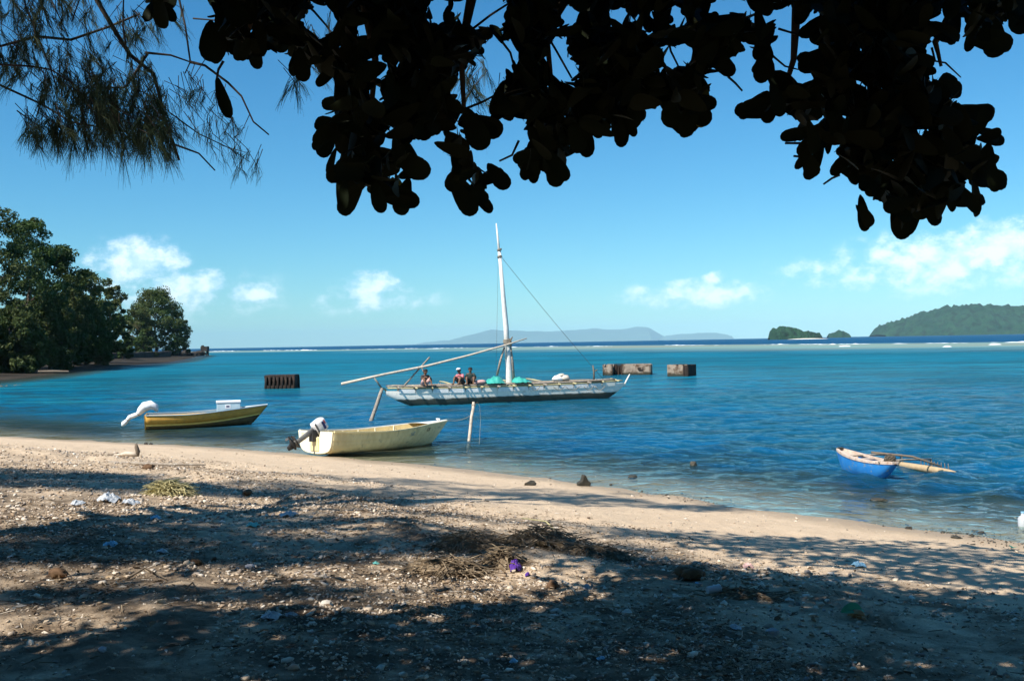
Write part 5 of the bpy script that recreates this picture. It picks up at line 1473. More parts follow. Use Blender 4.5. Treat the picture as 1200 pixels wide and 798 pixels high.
def build_overhead_tree():
    rng = np.random.default_rng(21); rnd = random.Random(21)
    g = ground(4.5, -3.5); base = Vector((4.5, -3.5, g))
    root = world_root('broadleaf_tree', 'big-leaved shore tree whose dark boughs hang across the top of the view', 'tree', base)
    crown_c = Vector((3.2, 0.5, 8.0))
    mb = MB(); mb.tube([base - Vector((0, 0, .4)), base + Vector((-.1, .2, 1.5)), base + Vector((-.3, .9, 3.2)), base + Vector((-.8, 2.0, 4.8))], [.42, .33, .29, .25], 12, True, .12); rel(mb.build('trunk', 'bark', None, True), root)
    fork = base + Vector((-.8, 2.0, 4.8))
    # limbs reaching out over the beach, then dropping into view
    limbs = [[(1030, -150, 5.2), (1040, -20, 5.6), (1060, 90, 5.8), (1072, 180, 5.8)], [(700, -170, 5.0), (680, -30, 5.6), (640, 40, 5.9), (650, 130, 6.0)], [(560, -180, 4.8), (560, -40, 5.5), (540, 60, 5.7), (545, 150, 5.8)],
             [(400, -170, 4.8), (420, -40, 5.4), (440, 70, 5.6), (432, 170, 5.6)], [(800, -150, 5.2), (800, -30, 6.0), (815, 60, 6.2), (805, 110, 6.2)], [(930, -150, 5.4), (935, -20, 6.0), (930, 70, 6.2), (915, 120, 6.2)], [(300, -150, 4.6), (300, -40, 5.2), (296, 20, 5.3), (285, 50, 5.3)],
             [(1180, -120, 5.4), (1130, -10, 5.8), (1096, 50, 6.0), (1103, 78, 6.0)]]
    for lm in limbs:
        pts = [fork] + [at_d(*q) for q in lm]; mid = fork.lerp(pts[1], .5) + Vector((0, 0, .5)); pts.insert(1, mid)
        mb = MB(); mb.tube(pts, [.14, .10, .06, .035, .02, .010], 7, True, .1); rel(mb.build('limb', 'bark', None, True), root)
    # bare twig ends seen against the sky
    for tw in ([(1092, 56, 6), (1096, 72, 6), (1108, 74, 6), (1126, 91, 6)], [(853, 90, 6), (862, 98, 6), (870, 107, 6)], [(912, 34, 6), (925, 38, 6), (936, 41, 6)], [(895, 55, 6), (908, 68, 6), (920, 78, 6), (936, 82, 6)], [(984, 205, 5.8), (975, 209, 5.8), (965, 216, 5.8)], [(960, 186, 5.8), (930, 183, 5.8)], [(938, 168, 5.8), (920, 168, 5.8)],
               [(780, 28, 6), (786, 60, 6), (796, 80, 6), (790, 100, 6)], [(608, 165, 5.8), (600, 182, 5.8), (585, 189, 5.8)], [(355, 2, 5.5), (368, 14, 5.5), (382, 30, 5.5), (395, 48, 5.5)], [(540, 45, 5.6), (575, 18, 5.6), (600, 2, 5.6)], [(585, 45, 5.6), (598, 62, 5.6), (604, 84, 5.6)], [(545, 128, 5.6), (565, 120, 5.6), (580, 112, 5.6)],
               [(262, 72, 5.2), (256, 82, 5.2), (254, 92, 5.2)], [(640, 40, 5.8), (652, 60, 5.8), (670, 92, 5.8)]):
        pts = [at_d(*q) for q in tw]; mb = MB(); mb.tube(pts, [.008, .007, .006, .004][:len(pts)], 5); rel(mb.build('twig', 'twig', None), root)
    # outline leaves pointing out of the boughs, then the fill behind them
    Ps, As, Bs, Cs, Ss = [], [], [], [], []; tot = 0
    rv, uv, fv = np.array(_r), np.array(_u), np.array(_f); cand = []
    for (x0, y0), (x1, y1) in zip(CANOPY[:-1], CANOPY[1:]):
        ln = math.hypot(x1 - x0, y1 - y0); m = int(ln / 24)
        nx_, ny_ = (y1 - y0) / max(ln, 1e-6), -(x1 - x0) / max(ln, 1e-6)
        if in_poly(np.array([[(x0 + x1) / 2 + nx_ * 2, (y0 + y1) / 2 + ny_ * 2]]), CANOPY)[0]: nx_, ny_ = -nx_, -ny_
        for q in range(m): cand.append((x0 + (x1 - x0) * (q + .5) / m, y0 + (y1 - y0) * (q + .5) / m, nx_, ny_))
    # one leaf for every traced leaf tip
    nC = len(CANOPY); area = .5 * sum(CANOPY[i][0] * CANOPY[(i + 1) % nC][1] - CANOPY[(i + 1) % nC][0] * CANOPY[i][1] for i in range(nC))
    for i in range(1, nC - 1):
        A_, V0_, B_ = CANOPY[i - 1], CANOPY[i], CANOPY[i + 1]; e1, e2 = V0_ - A_, B_ - V0_
        if (e1[0] * e2[1] - e1[1] * e2[0]) * area <= 0: continue
        l1, l2 = np.linalg.norm(e1), np.linalg.norm(e2); turn = math.acos(max(-1, min(1, (e1 @ e2) / (l1 * l2))))
        if turn < .5: continue
        o_ = e1 / l1 - e2 / l2; o_ = o_ / (np.linalg.norm(o_) + 1e-9) + np.array([0, .15]); o_ /= np.linalg.norm(o_)
        for rep in range(2 if turn > 1.2 else 1):
            th_ = math.atan2(o_[1], o_[0]) + rng.normal(0, .12 + .3 * rep); ox, oy = math.cos(th_), math.sin(th_); Lp = rng.uniform(38, 56) * (1 if rep == 0 else .85)
            okk = False
            for tr_ in range(14):
                tx_, ty_ = V0_[0] + ox * 2 - (6 * ox if rep else 0), V0_[1] + oy * 2 - (6 * oy if rep else 0); bx_, by_ = tx_ - ox * Lp, ty_ - oy * Lp
                if in_poly(np.array([(tx_ - ox * Lp * q_, ty_ - oy * Lp * q_) for q_ in (.35, .55, .75, .9, 1.0, 1.12)]), CANOPY).all(): okk = True; break
                th2_ = th_ + rng.normal(0, .12 + .06 * tr_); ox, oy = math.cos(th2_), math.sin(th2_); Lp = max(24, Lp * .97)
            if not okk: continue
            dd_ = rng.uniform(5.0, 6.0); p0_ = np.array(at_d(bx_, by_, dd_)); p1_ = np.array(at_d(tx_, ty_, dd_ + rng.uniform(-.05, .05))); av_ = p1_ - p0_; s_ = np.linalg.norm(av_); av_ /= s_
            bv_ = np.cross(av_, fv) + rng.normal(0, .22, 3); bv_ -= av_ * (bv_ @ av_); bv_ /= np.linalg.norm(bv_)
            Ps.append(p0_[None]); As.append(av_[None]); Bs.append(bv_[None] * rng.uniform(.62, .95)); Cs.append(np.cross(av_, bv_)[None]); Ss.append(np.array([s_])); tot += 1
    for ex, ey, nx_, ny_ in cand:
        for rep in range(4):
            th_ = math.atan2(ny_, nx_) + rng.normal(0, .45); ox, oy = math.cos(th_), math.sin(th_); ox, oy = ox, oy + .35; q_ = math.hypot(ox, oy); ox, oy = ox / q_, oy / q_
            Lp = rng.uniform(34, 54); tx_, ty_ = ex + ox * rng.uniform(-8, 1), ey + oy * rng.uniform(-8, 1); bx_, by_ = tx_ - ox * Lp, ty_ - oy * Lp
            wv = Lp * .62 * .46; sxv, syv = -oy * wv, ox * wv
            test = np.array([(bx_, by_), (bx_ + ox * Lp * .5, by_ + oy * Lp * .5)] + [(bx_ + ox * Lp * f_ + sg * sxv, by_ + oy * Lp * f_ + sg * syv) for f_ in (.45, .65) for sg in (-.7, .7)])
            if in_canopy(test).sum() < 6 or by_ < -60: continue
            dd_ = rng.uniform(5.0, 6.2); p0_ = np.array(at_d(bx_, by_, dd_)); p1_ = np.array(at_d(tx_, ty_, dd_ + rng.uniform(-.05, .05))); av_ = p1_ - p0_; s_ = np.linalg.norm(av_); av_ /= s_
            bv_ = np.cross(av_, fv) + rng.normal(0, .28, 3); bv_ -= av_ * (bv_ @ av_); bv_ /= np.linalg.norm(bv_); wf_ = rng.uniform(.62, 1.05)
            Ps.append(p0_[None]); As.append(av_[None]); Bs.append(bv_[None] * wf_); Cs.append(np.cross(av_, bv_)[None]); Ss.append(np.array([s_])); tot += 1
            break
    n_edge = tot
    while tot < 3900:
        n = 14000; px = rng.uniform(150, 1212, n); py = rng.uniform(-38, 280, n); dd = rng.uniform(4.9, 6.9, n)
        Q = np.stack([px, py], 1); ok = in_canopy(Q); px, py, dd = px[ok], py[ok], dd[ok]
        D = np.array(_f)[None] + np.array(_r)[None] * ((px - 600) / FPX)[:, None] + np.array(_u)[None] * ((399 - py) / FPX)[:, None]
        P = np.array([0, 0, EYE])[None] + D * (dd / D[:, 1])[:, None]
        a, b, c = leaf_frames(len(P), rng); b *= rng.uniform(.65, 1.05, len(P))[:, None]; s = rng.uniform(.11, .21, len(P))
        good = np.ones(len(P), bool)
        for uu, ww in ((1.0, 0), (.7, .30), (.7, -.30), (.9, .2), (.9, -.2), (.4, .24), (.4, -.24), (.55, 0)):
            good &= in_canopy(proj_np(P + s[:, None] * (uu * a + ww * b)))
        mid_ = proj_np(P + s[:, None] * .6 * a); good &= (dist_line(mid_, np.concatenate([CANOPY, CANOPY[:1]])) > 13)
        for L_, q in ((Ps, P), (As, a), (Bs, b), (Cs, c), (Ss, s)): L_.append(q[good])
        tot += good.sum()
    P, a, b, c, s = (np.concatenate(q) for q in (Ps, As, Bs, Cs, Ss))
    # the ones that make the outline become leaves of their own
    tip = proj_np(P + s[:, None] * a * .6); ring = np.concatenate([CANOPY, CANOPY[:1]])
    edge = dist_line(tip, ring)
    size_px = s * FPX / P[:, 1] * np.linalg.norm(a[:, [0, 2]], axis=1)
    edge[:n_edge] -= 400; order = np.argsort(edge - .35 * size_px)
    order = order[(proj_np(P[order])[:, 1] > -25)]; own = order[:300]; rest = np.setdiff1d(np.arange(len(P)), own)
    V, F = stamp_leaves(P[rest], a[rest], b[rest], c[rest], s[rest])
    # the closed crown roof over the viewer
    Pu, Su = [], []
    n_ = 5200; rx_ = rng.uniform(-11, 10, n_); ry_ = rng.uniform(-8, 6.2, n_); keep_ = (fbm(np.stack([rx_, ry_], 1), .9, 3, 19) > -.22) & (rng.uniform(0, 1, n_) < np.clip((7.0 - ry_) / 2.5, .25, 1))
    Pu.append(np.stack([rx_, ry_, 6.6 + .06 * np.abs(rx_) + rng.normal(0, .5, n_) + .12 * np.clip(ry_, 0, 9)], 1)[keep_])
    # the unseen upper crown above the frame: shades the boughs and the near beach
    clumps = []
    for i in range(60):
        q = P[rnd.randrange(len(P))]; k = rnd.uniform(1.9, 5.0); cpt = Vector(q) + SUNV * k
        clumps.append((cpt, rnd.uniform(.5, .9)))
    for cpt, rr in clumps:
        d = rng.normal(size=(62, 3)); d /= np.linalg.norm(d, axis=1)[:, None]; pp = np.array(cpt)[None] + d * (rr * rng.uniform(.2, 1, 62) ** .5)[:, None]
        Pu.append(pp)
    for cx, cy, rx, ry, h, n in SHADE_BROAD:
        gp = on_ground(cx, cy)
        if True:
            ex = (on_ground(cx + rx, cy) - on_ground(cx - rx, cy)).length / 2; ey = (on_ground(cx, cy - ry) - on_ground(cx, cy + ry)).length / 2
            m = int(n); ang = rng.uniform(0, 6.283, m); q = rng.uniform(0, 1, m) ** .5
            gx = gp.x + np.cos(ang) * q * ex; gy = gp.y + np.sin(ang) * q * ey; hh = h + rng.normal(0, .35, m)
            k = hh / SUNV.z
            Pu.append(np.stack([gx + SUNV.x * k, gy + SUNV.y * k, gp.z + hh], 1))
    Pu = np.concatenate(Pu)
    pq = proj_np(Pu); vis = (Pu[:, 1] > .2) & (pq[:, 1] > -45) & (pq[:, 0] > -60) & (pq[:, 0] < 1260)
    Pu = Pu[~vis]
    au, bu, cu = leaf_frames(len(Pu), rng, (0, 0, -.2)); su = rng.uniform(.15, .27, len(Pu))
    V2, F2 = stamp_leaves(Pu, au, bu, cu, su)
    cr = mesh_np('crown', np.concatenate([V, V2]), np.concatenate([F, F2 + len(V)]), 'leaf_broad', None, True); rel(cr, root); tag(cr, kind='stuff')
    U, LF = leaf_shape(); me0 = None
    meshes = []
    for q in range(5):
        me = bpy.data.meshes.new('leaf'); W = U.copy(); W[:, 1] *= rng.uniform(.82, 1.12); W[:, 2] += rng.normal(0, .03) * W[:, 0] * 2
        W[:, 1] += .05 * rng.normal() * np.sin(W[:, 0] * 3); me.from_pydata([tuple(v) for v in W], [], [tuple(int(x) for x in f_) for f_ in LF])
        me.polygons.foreach_set('use_smooth', [True] * len(me.polygons)); me.materials.append(M['leaf_broad']); meshes.append(me)
    B0 = Vector(root.location)
    for n_, i in enumerate(own):
        o = bpy.data.objects.new('leaf', meshes[n_ % 5]); COL.objects.link(o); o.parent = cr
        s_ = s[i]; ai, bi, ci, pi = a[i], b[i], c[i], P[i]
        o.matrix_basis = Matrix(((ai[0] * s_, bi[0] * s_, ci[0] * s_, pi[0]), (ai[1] * s_, bi[1] * s_, ci[1] * s_, pi[1]), (ai[2] * s_, bi[2] * s_, ci[2] * s_, pi[2]), (0, 0, 0, 1)))
    lit = [(468, 232), (482, 220), (820, 140), (412, 25)]; tips = proj_np(P[own] + s[own][:, None] * a[own] * .8); kids = [k for k in cr.children]
    for lx, ly in lit:
        j = int(np.argmin(np.hypot(tips[:, 0] - lx, tips[:, 1] - ly))); me = kids[j].data.copy(); me.materials[0] = M['leaf_olive_lit']; kids[j].data = me; kids[j]['label'] = 'olive leaf, light coming through put into its colour'
    # a long dry leaf hanging clear of the bough
    for q0, q1, w_ in (((254, 90), (268, 136), .5), ((247, 24), (247, 70), .9)):
        p0, p1 = at_d(*q0, 5.3), at_d(*q1, 5.25); o = bpy.data.objects.new('leaf', meshes[0]); COL.objects.link(o); o.parent = cr
        av = (p1 - p0); s_ = av.length; av.normalize(); cv = Vector((0, -1, 0)); bv = cv.cross(av).normalized(); cv = av.cross(bv)
        o.matrix_basis = Matrix(((av.x * s_, bv.x * s_ * w_, cv.x * s_, p0.x), (av.y * s_, bv.y * s_ * w_, cv.y * s_, p0.y), (av.z * s_, bv.z * s_ * w_, cv.z * s_, p0.z), (0, 0, 0, 1)))


# shade patches on the beach: (px, py, rx, ry, height of the foliage above, leaves)
SHADE_BROAD = [(150, 770, 260, 34, 5.2, 700), (480, 765, 240, 36, 5.0, 800), (760, 752, 240, 30, 5.4, 760), (1060, 770, 230, 34, 5.2, 800), (330, 728, 170, 14, 6.2, 420), (640, 722, 150, 14, 6.2, 380),
               (900, 740, 130, 12, 6.0, 240), (1120, 742, 120, 16, 6.0, 330), (1090, 652, 180, 19, 8.0, 1100), (950, 640, 130, 12, 8.5, 560), (860, 668, 120, 7, 8.0, 260), (1150, 675, 90, 10, 8.0, 300), (80, 790, 160, 16, 5.0, 300), (700, 795, 600, 14, 4.9, 1000)]
# (px, py, rx, ry, height, strands) for the casuarinas
SHADE_CASU = [(90, 564, 140, 8, 12, 4600), (230, 572, 110, 5, 12, 1800), (60, 556, 90, 5, 12, 1400), (420, 578, 120, 8, 12.5, 2200), (560, 572, 150, 5, 13, 1300), (680, 585, 150, 5, 12.5, 1000), (800, 592, 170, 5, 12, 1000), (450, 562, 160, 3, 13, 700),
              (180, 625, 150, 9, 10, 2200), (330, 610, 120, 6, 10.5, 1200), (240, 648, 200, 7, 9.5, 2400), (420, 640, 120, 6, 9.5, 1100), (60, 650, 110, 7, 9.5, 1300), (60, 700, 110, 5, 8.5, 700), (640, 640, 140, 6, 10, 800), (330, 695, 90, 4, 8.5, 500),
              (900, 634, 200, 5, 10.5, 1100), (560, 606, 120, 3, 11.5, 400), (700, 652, 150, 6, 9.5, 900)]
build_overhead_tree()


# ------------------------------------------------------------------ casuarina with drooping needles
def strands(P, L, rng, width=.0022, seg=3, droop=.55, v0=None):
    """thin drooping needles as ribbons"""
    n = len(P); v = rng.normal(size=(n, 3)) * .42; v[:, 2] -= droop; v /= np.linalg.norm(v, axis=1)[:, None]
    if v0 is not None: v = v0.copy()
    side = np.cross(v, rng.normal(size=(n, 3))); side /= np.linalg.norm(side, axis=1)[:, None]
    rows = []; p = P.copy()
    for k in range(seg + 1):
        w = width * (1 - .6 * k / seg); rows += [p - side * w, p + side * w]
        p = p + v * (L / seg)[:, None]; v = v + np.array([0, 0, -.30]); v /= np.linalg.norm(v, axis=1)[:, None]
    V = np.stack(rows, 1).reshape(-1, 3); m = 2 * (seg + 1); F = []
    for k in range(seg): F.append(np.stack([np.arange(n) * m + 2 * k, np.arange(n) * m + 2 * k + 1, np.arange(n) * m + 2 * k + 3, np.arange(n) * m + 2 * k + 2], 1))
    return V, np.concatenate(F)


def build_casuarina():
    rng = np.random.default_rng(33); D0 = 8.6
    base = Vector((-9.4, 6.2, ground(-9.4, 6.2)))
    root = world_root('casuarina_tree', 'casuarina with fine drooping needles hanging into the upper left', 'tree', base)
    trunk = [base - Vector((0, 0, .4)), base + Vector((.2, .3, 4)), base + Vector((.1, .9, 9)), base + Vector((-.3, 1.6, 14)), base + Vector((-.2, 2.2, 18))]
    mb = MB(); mb.tube(trunk, [.36, .28, .21, .14, .05], 10, True, .1); rel(mb.build('trunk', 'bark', None, True), root)
    boughs = [[(113, -30), (113, 0), (143, 50), (153, 65), (180, 87), (187, 113), (193, 140), (203, 167), (210, 188)], [(-20, 60), (43, 43), (83, 47), (127, 32), (163, 17)], [(223, 73), (240, 77), (267, 97), (283, 113), (297, 143), (315, 158)],
              [(205, -30), (210, 0), (217, 30), (223, 73), (217, 86)], [(-30, 90), (0, 100), (50, 123), (83, 143), (120, 150)], [(-30, 72), (0, 76), (37, 78), (60, 82), (85, 98)], [(200, 133), (233, 157), (267, 173), (293, 190)], [(203, 169), (233, 180), (252, 200)],
              [(22, -30), (30, 7), (60, 83), (68, 108)], [(55, -30), (60, 0), (80, 43)], [(173, 63), (147, 103), (120, 103), (83, 117)], [(85, -30), (93, 0), (84, 26)], [(170, 62), (200, 65), (223, 73)], [(226, 22), (262, 25), (290, 30)], [(145, -10), (144, 30), (150, 70)], [(20, 130), (48, 150), (50, 178)], [(120, 110), (150, 120), (180, 140)]]
    rads = [.024, .018, .012, .013, .015, .012, .006, .010, .012, .010, .012, .010, .011, .007, .012, .007, .006]
    pts_all = []
    for bi, (bg, r0) in enumerate(zip(boughs, rads)):
        dd = D0 + .5 * math.sin(bi * 2.1); pts = [at_d(px, py, dd + .06 * i * math.cos(bi)) for i, (px, py) in enumerate(bg)]
        if bg[0][1] < -5 or bg[0][0] < -5:
            h = min(13.0, pts[0].z + 2.5); st = Vector((trunk[2].x, trunk[2].y, h)); pts = [st, st.lerp(pts[0], .55) + Vector((0, 0, .6))] + pts
        n = len(pts); mb = MB(); mb.tube(pts, [r0 * (2.2 if (n > len(bg) and i < 2) else 1 - .6 * i / n) for i in range(n)], 6, True, .15); rel(mb.build('bough', 'twig', None, True), root)
        pts_all.append(pts)
    # needles hang in tufts from side twigs along the boughs
    V_, F_ = [], []; off = 0; tmb = MB(); tufts = []
    region = np.array([(-30, -40), (172, -40), (178, 30), (165, 60), (188, 90), (205, 130), (212, 160), (206, 176), (150, 180), (110, 172), (70, 178), (44, 168), (22, 140), (20, 120), (-30, 85)], float)
    for n, cx, cy, sx, sy, ln in ((60, 20, 15, 34, 26, 30), (30, 95, 20, 40, 22, 26), (44, 60, 75, 38, 24, 30), (60, 110, 105, 36, 20, 36), (70, 150, 120, 30, 22, 40), (60, 175, 150, 20, 16, 38), (46, 95, 150, 40, 14, 34), (34, 55, 155, 20, 14, 32), (20, 15, 80, 16, 20, 28), (14, 165, 40, 12, 18, 26), (10, 195, 30, 9, 12, 22)):
        q = np.stack([rng.normal(cx, sx, n), rng.normal(cy, sy, n)], 1)
        for x, y in q[in_poly(q, region)]: tufts.append((x, y, ln * rng.uniform(.55, 1.1), 30, 1.4))
    for n, cx, cy, sx, sy in ((13, 228, 108, 14, 8), (14, 245, 135, 14, 12), (12, 270, 165, 12, 12), (9, 290, 192, 8, 9), (6, 262, 148, 18, 6), (7, 215, 118, 8, 14)):
        for x, y in np.stack([rng.normal(cx, sx, n), rng.normal(cy, sy, n)], 1): tufts.append((x, y, rng.uniform(14, 24), 11, 1.6))
    for n, cx, cy, sx, sy in ((15, 556, 100, 12, 16), (8, 372, 40, 9, 14), (6, 190, 25, 14, 8), (5, 345, 95, 5, 6)):
        for x, y in np.stack([rng.normal(cx, sx, n), rng.normal(cy, sy, n)], 1): tufts.append((x, y, 30, 24, .9))
    for x, y, ln, per, spread in tufts:
        dd = D0 + rng.normal(0, .5); c = np.array(at_d(x, y, dd)); L_ = ln / FPX * dd
        lean = np.array([rng.normal(.05, .5), rng.normal(0, .3), -1.0]); lean /= np.linalg.norm(lean)
        up_ = c + np.array([rng.normal(-.05, .07), rng.normal(0, .05), rng.uniform(.06, .18)]); tmb.tube([up_, (up_ + c) / 2, c, c + lean * L_ * .35], [.004, .0035, .003, .0015], 3, False)
        k = rng.uniform(-.35, .45, per)[:, None]; pp = c + lean * L_ * k + rng.normal(0, .006, (per, 3)) * np.array([1.5, 1, 1])
        v0 = lean[None] + rng.normal(0, .16 * spread, (per, 3)); v0[:, 2] += .10; v0 /= np.linalg.norm(v0, axis=1)[:, None]
        v, f = strands(pp, L_ * rng.uniform(.55, 1.1, per), rng, .0021, 3, v0=v0)
        V_.append(v); F_.append(f + off); off += len(v)
    tw_o = rel(tmb.build('twigs', 'twig', None), root); tag(tw_o, kind='stuff')
    # the high crown out of the frame, whose shade stripes the beach
    P2 = []; limbs = []
    for cx, cy, rx, ry, h, n in SHADE_CASU:
        gp = on_ground(cx, cy); ex = (on_ground(cx + rx, cy) - on_ground(cx - rx, cy)).length / 2; ey = max(.12, (on_ground(cx, cy - ry) - on_ground(cx, cy + ry)).length / 2)
        k = h / SUNV.z; cc = gp + SUNV * k
        n = int(n * .8); nt = max(6, n // 30)
        ang = rng.uniform(0, 6.283, nt); q = rng.uniform(0, 1, nt) ** .5
        T = np.stack([cc.x + np.cos(ang) * q * ex, cc.y + np.sin(ang) * q * ey, cc.z + rng.normal(0, .25, nt)], 1)
        i = rng.integers(0, nt, n); P2.append(T[i] + rng.normal(0, 1, (n, 3)) * np.array([.28, .10, .12])); limbs.append(cc)
        st = Vector((trunk[3].x, trunk[3].y, max(cc.z - 1.2, 5))); mb = MB(); mb.tube([st, st.lerp(cc, .5) + Vector((0, 0, .8)), cc + Vector((0, 0, .2))], [.07, .05, .02], 6); rel(mb.build('bough', 'bark', None, True), root)
    P2 = np.concatenate(P2); pq = proj_np(P2); vis = (pq[:, 1] > -60) & (pq[:, 0] > -60) & (pq[:, 0] < 1260); P2 = P2[~vis]
    v, f = strands(P2, rng.uniform(.25, .5, len(P2)), rng, .02, 2, .3); V_.append(v); F_.append(f + off)
    nd = mesh_np('needles', np.concatenate(V_), np.concatenate(F_), 'leaf_casuarina'); rel(nd, root); tag(nd, kind='stuff')


build_casuarina()


# the grove behind and beside the viewer: the same shore trees, out of the frame, shading the upper beach
GG = 'grove at the back of the beach'
for i, (x, y, hgt, cr) in enumerate(((-15, -7, 11, 5.5), (-8, -11, 12, 5.5), (-1, -10, 11, 5.0), (7, -9, 12, 5.5), (14, -5, 11, 5.0), (-20, 1, 11, 5.0), (15, 3.0, 9, 4.2))):
    far_tree('tree of the grove behind the beach, ' + ('second from the left', 'third from the left', 'middle one', 'right of the middle one', 'second from the right', 'leftmost one', 'rightmost one')[i], (x, y, ground(x, y)), hgt, cr, 200 + i, 'leaf_far_dark', .18, 90, 70, .34, 0, GG, 'grove_tree')

for i, (lab, px, dd, ty, rp) in enumerate((('low shrub tree over the rocks below the tallest headland tree', 34, 142, 384, 26), ('low dark shrub tree in front of the right part of the headland wood', 82, 178, 386, 22), ('rounded shrub tree standing before the sea wall', 116, 214, 388, 18),
                                          ('small shrub tree near the middle of the sea wall', 143, 250, 396, 13), ('last low shrub tree at the far end of the sea wall', 168, 318, 395, 15))):
    b = gz(px, dd); b.z = max(b.z, .4); far_tree(lab, b, EYE + (hor(px) - ty) / FPX * dd - b.z, rp / FPX * dd, 300 + i, 'leaf_far_dark', .02, 50, 110, .28, 0, 'low shrubs along the headland shore', 'shore_shrub')
for i, (lab, px, dd, ty, rp) in enumerate((('tall tree of the headland wood next beyond the picture edge', -75, 158, 240, 58), ('second tree of the headland wood beyond the picture edge', -150, 150, 262, 60), ('low tree of the headland wood beyond the picture edge', -45, 138, 340, 44),
                                          ('third tree of the headland wood beyond the picture edge', -230, 145, 270, 62), ('low shore tree beyond the picture edge near the headland beach', -120, 128, 350, 46))):
    b = gz(px, dd); far_tree(lab, b, EYE + (hor(px) - ty) / FPX * dd - b.z, rp / FPX * dd, 340 + i, 'leaf_far_dark', .06, 90, 110, .30, 0, GH)

# ------------------------------------------------------------------ things on the beach and in the shallows
def rock(label, px, py, size, matn, group, seed, z=None, squash=.7, name='rock', sub=2, amp=.45):
    p = on_ground(px, py) if z is None else at_z(px, py, z)
    mb = MB(); mb.blob((0, 0, size[2] * .35), size, sub, amp, 1.7, seed); o = mb.build(name, matn, None, False)
    o.location = p; o.rotation_euler = (0, 0, seed * 1.3); tag(o, label, 'rock' if 'coral' not in matn else 'coral stone', group); return o


GR = 'dark stones at the water edge'
p = on_ground(684, 568); o = MB(); o.plate([(-.14, -.05), (.13, -.05), (.16, .05), (.09, .10), (.035, .22), (-.02, .235), (-.06, .10), (-.15, .06)], .14, (0, 0, .02), (1, 0, 0), (0, 0, 1), (0, 1, 0))
o = o.build('fin_stone', 'wet_rock'); bv = o.modifiers.new('Bevel', 'BEVEL'); bv.width = .025; bv.segments = 2; o.location = p; o.rotation_euler = (0, 0, .3); tag(o, 'upright dark fin-shaped stump standing at the water edge', 'stump', GR)
rock('low dark lump lying on the wet sand left of the upright stump', 622, 567, (.15, .10, .07), 'wet_rock', GR, 3)
rock('small dark stone in the shallows right of the upright stump', 741, 560, (.12, .07, .05), 'wet_rock', GR, 5, -.02)
rock('rounded grey-brown rock rising from the water off the middle beach', 813, 547, (.11, .10, .10), 'wet_rock', GR, 7, -.01)
rock('flat dark rock awash below the blue outrigger canoe', 1028, 587.5, (.20, .12, .05), 'wet_rock', GR, 9, -.01)
rock('tiny dark stone near the sand edge below the middle of the lagoon', 716, 568, (.045, .04, .03), 'wet_rock', GR, 11)
for i, (lab, px, py) in enumerate((('first of the dark stones along the wet right-hand waterline', 1065, 618), ('second of the dark stones along the wet right-hand waterline', 1120, 629), ('last dark stone by the right edge of the waterline', 1150, 624),
                                   ('weedy dark stone awash at the far right of the shallows', 1142, 622), ('pair-forming dark pebble above the driftwood by the left waterline', 171, 518.5), ('second dark pebble beside it above the driftwood by the left waterline', 177, 518.8))):
    rock(lab, px, py, (.075, .05, .035) if px > 900 else (.07, .06, .05), 'wet_rock', GR, 20 + i, squash=.6)

# driftwood branch
p = on_ground(152, 536)
r0 = thing('driftwood_branch', 'pale bent driftwood branch with dark upturned end on the upper sand', 'driftwood', p)
k = p.y / FPX
mb = MB(); mb.tube([(-20 * k, .1, .05), (-11 * k, .05, .06), (-4 * k, 0, .09), (4 * k, 0, .07), (9 * k, 0, .05)], [.025, .035, .05, .055, .045], 8, True, .25); mb.build('stem', 'wood_pale', r0, True)
mb = MB(); mb.tube([(8.5 * k, 0, .03), (9.5 * k, 0, .12), (8 * k, .02, .22), (7.2 * k, .02, .30)], [.045, .05, .042, .025], 8, True, .25); mb.build('upturned_end', 'wood_dark', r0, True)
mb = MB(); mb.tube([(-32 * k, .25, .03), (-20 * k, .12, .05)], [.025, .03], 6); mb.build('thin_end', 'wood_dark', r0, True)
p = on_ground(168, 545); r0 = thing('driftwood_stick', 'thin dark stick lying below the pale driftwood branch', 'driftwood', p); mb = MB(); mb.tube([(-.8, .3, .03), (-.2, 0, .04), (.5, -.15, .02), (1.3, -.3, .02)], [.03, .035, .03, .012], 6, True, .2); mb.build('stem', 'wood_grey', r0, True)
p = on_ground(174, 549.5); mb = MB(); mb.blob((0, 0, .035), (.10, .07, .055), 3, .5, 2.4, 4); o = mb.build('coconut_husk', 'husk', None, True); o.location = p; tag(o, 'dark husk on the sand just above the left shade band', 'coconut husk', 'coconut husks on the beach')
for i, (lab, px, py, sx) in enumerate((('brown husk cap beside the white plastic cup', 812, 679, .17), ('rust-brown husk right of the purple cloth', 648, 689, .10), ('large dark husk lying in the middle rubble near the right debris heap', 800, 674, .13), ('split brown husk at the lower left sand', 68, 677, .13), ('dark husk on the left rubble below the pale fibre clump', 290, 580, .13),
                                       ('orange-brown husk beside the green leaf', 1004, 723, .09), ('small round husk in the left rubble', 230, 662, .09))):
    sx *= .62; p = on_ground(px, py); mb = MB(); mb.blob((0, 0, sx * .45), (sx, sx * .75, sx * .6), 3, .35, 2, 30 + i, flat=-.75)
    for q in range(10):
        a = q * .63; mb.tube([(math.cos(a) * sx * .7, math.sin(a) * sx * .5, sx * .5), (math.cos(a) * sx * 1.15, math.sin(a) * sx * .9, sx * .25), (math.cos(a) * sx * 1.3, math.sin(a) * sx, .01)], [.006, .004, .002], 3)
    o = mb.build('coconut_husk', 'husk_orange' if px == 1004 else 'husk', None, True); o.location = p; o.rotation_euler = (0, 0, i * 1.1); tag(o, lab, 'coconut husk', 'coconut husks on the beach')


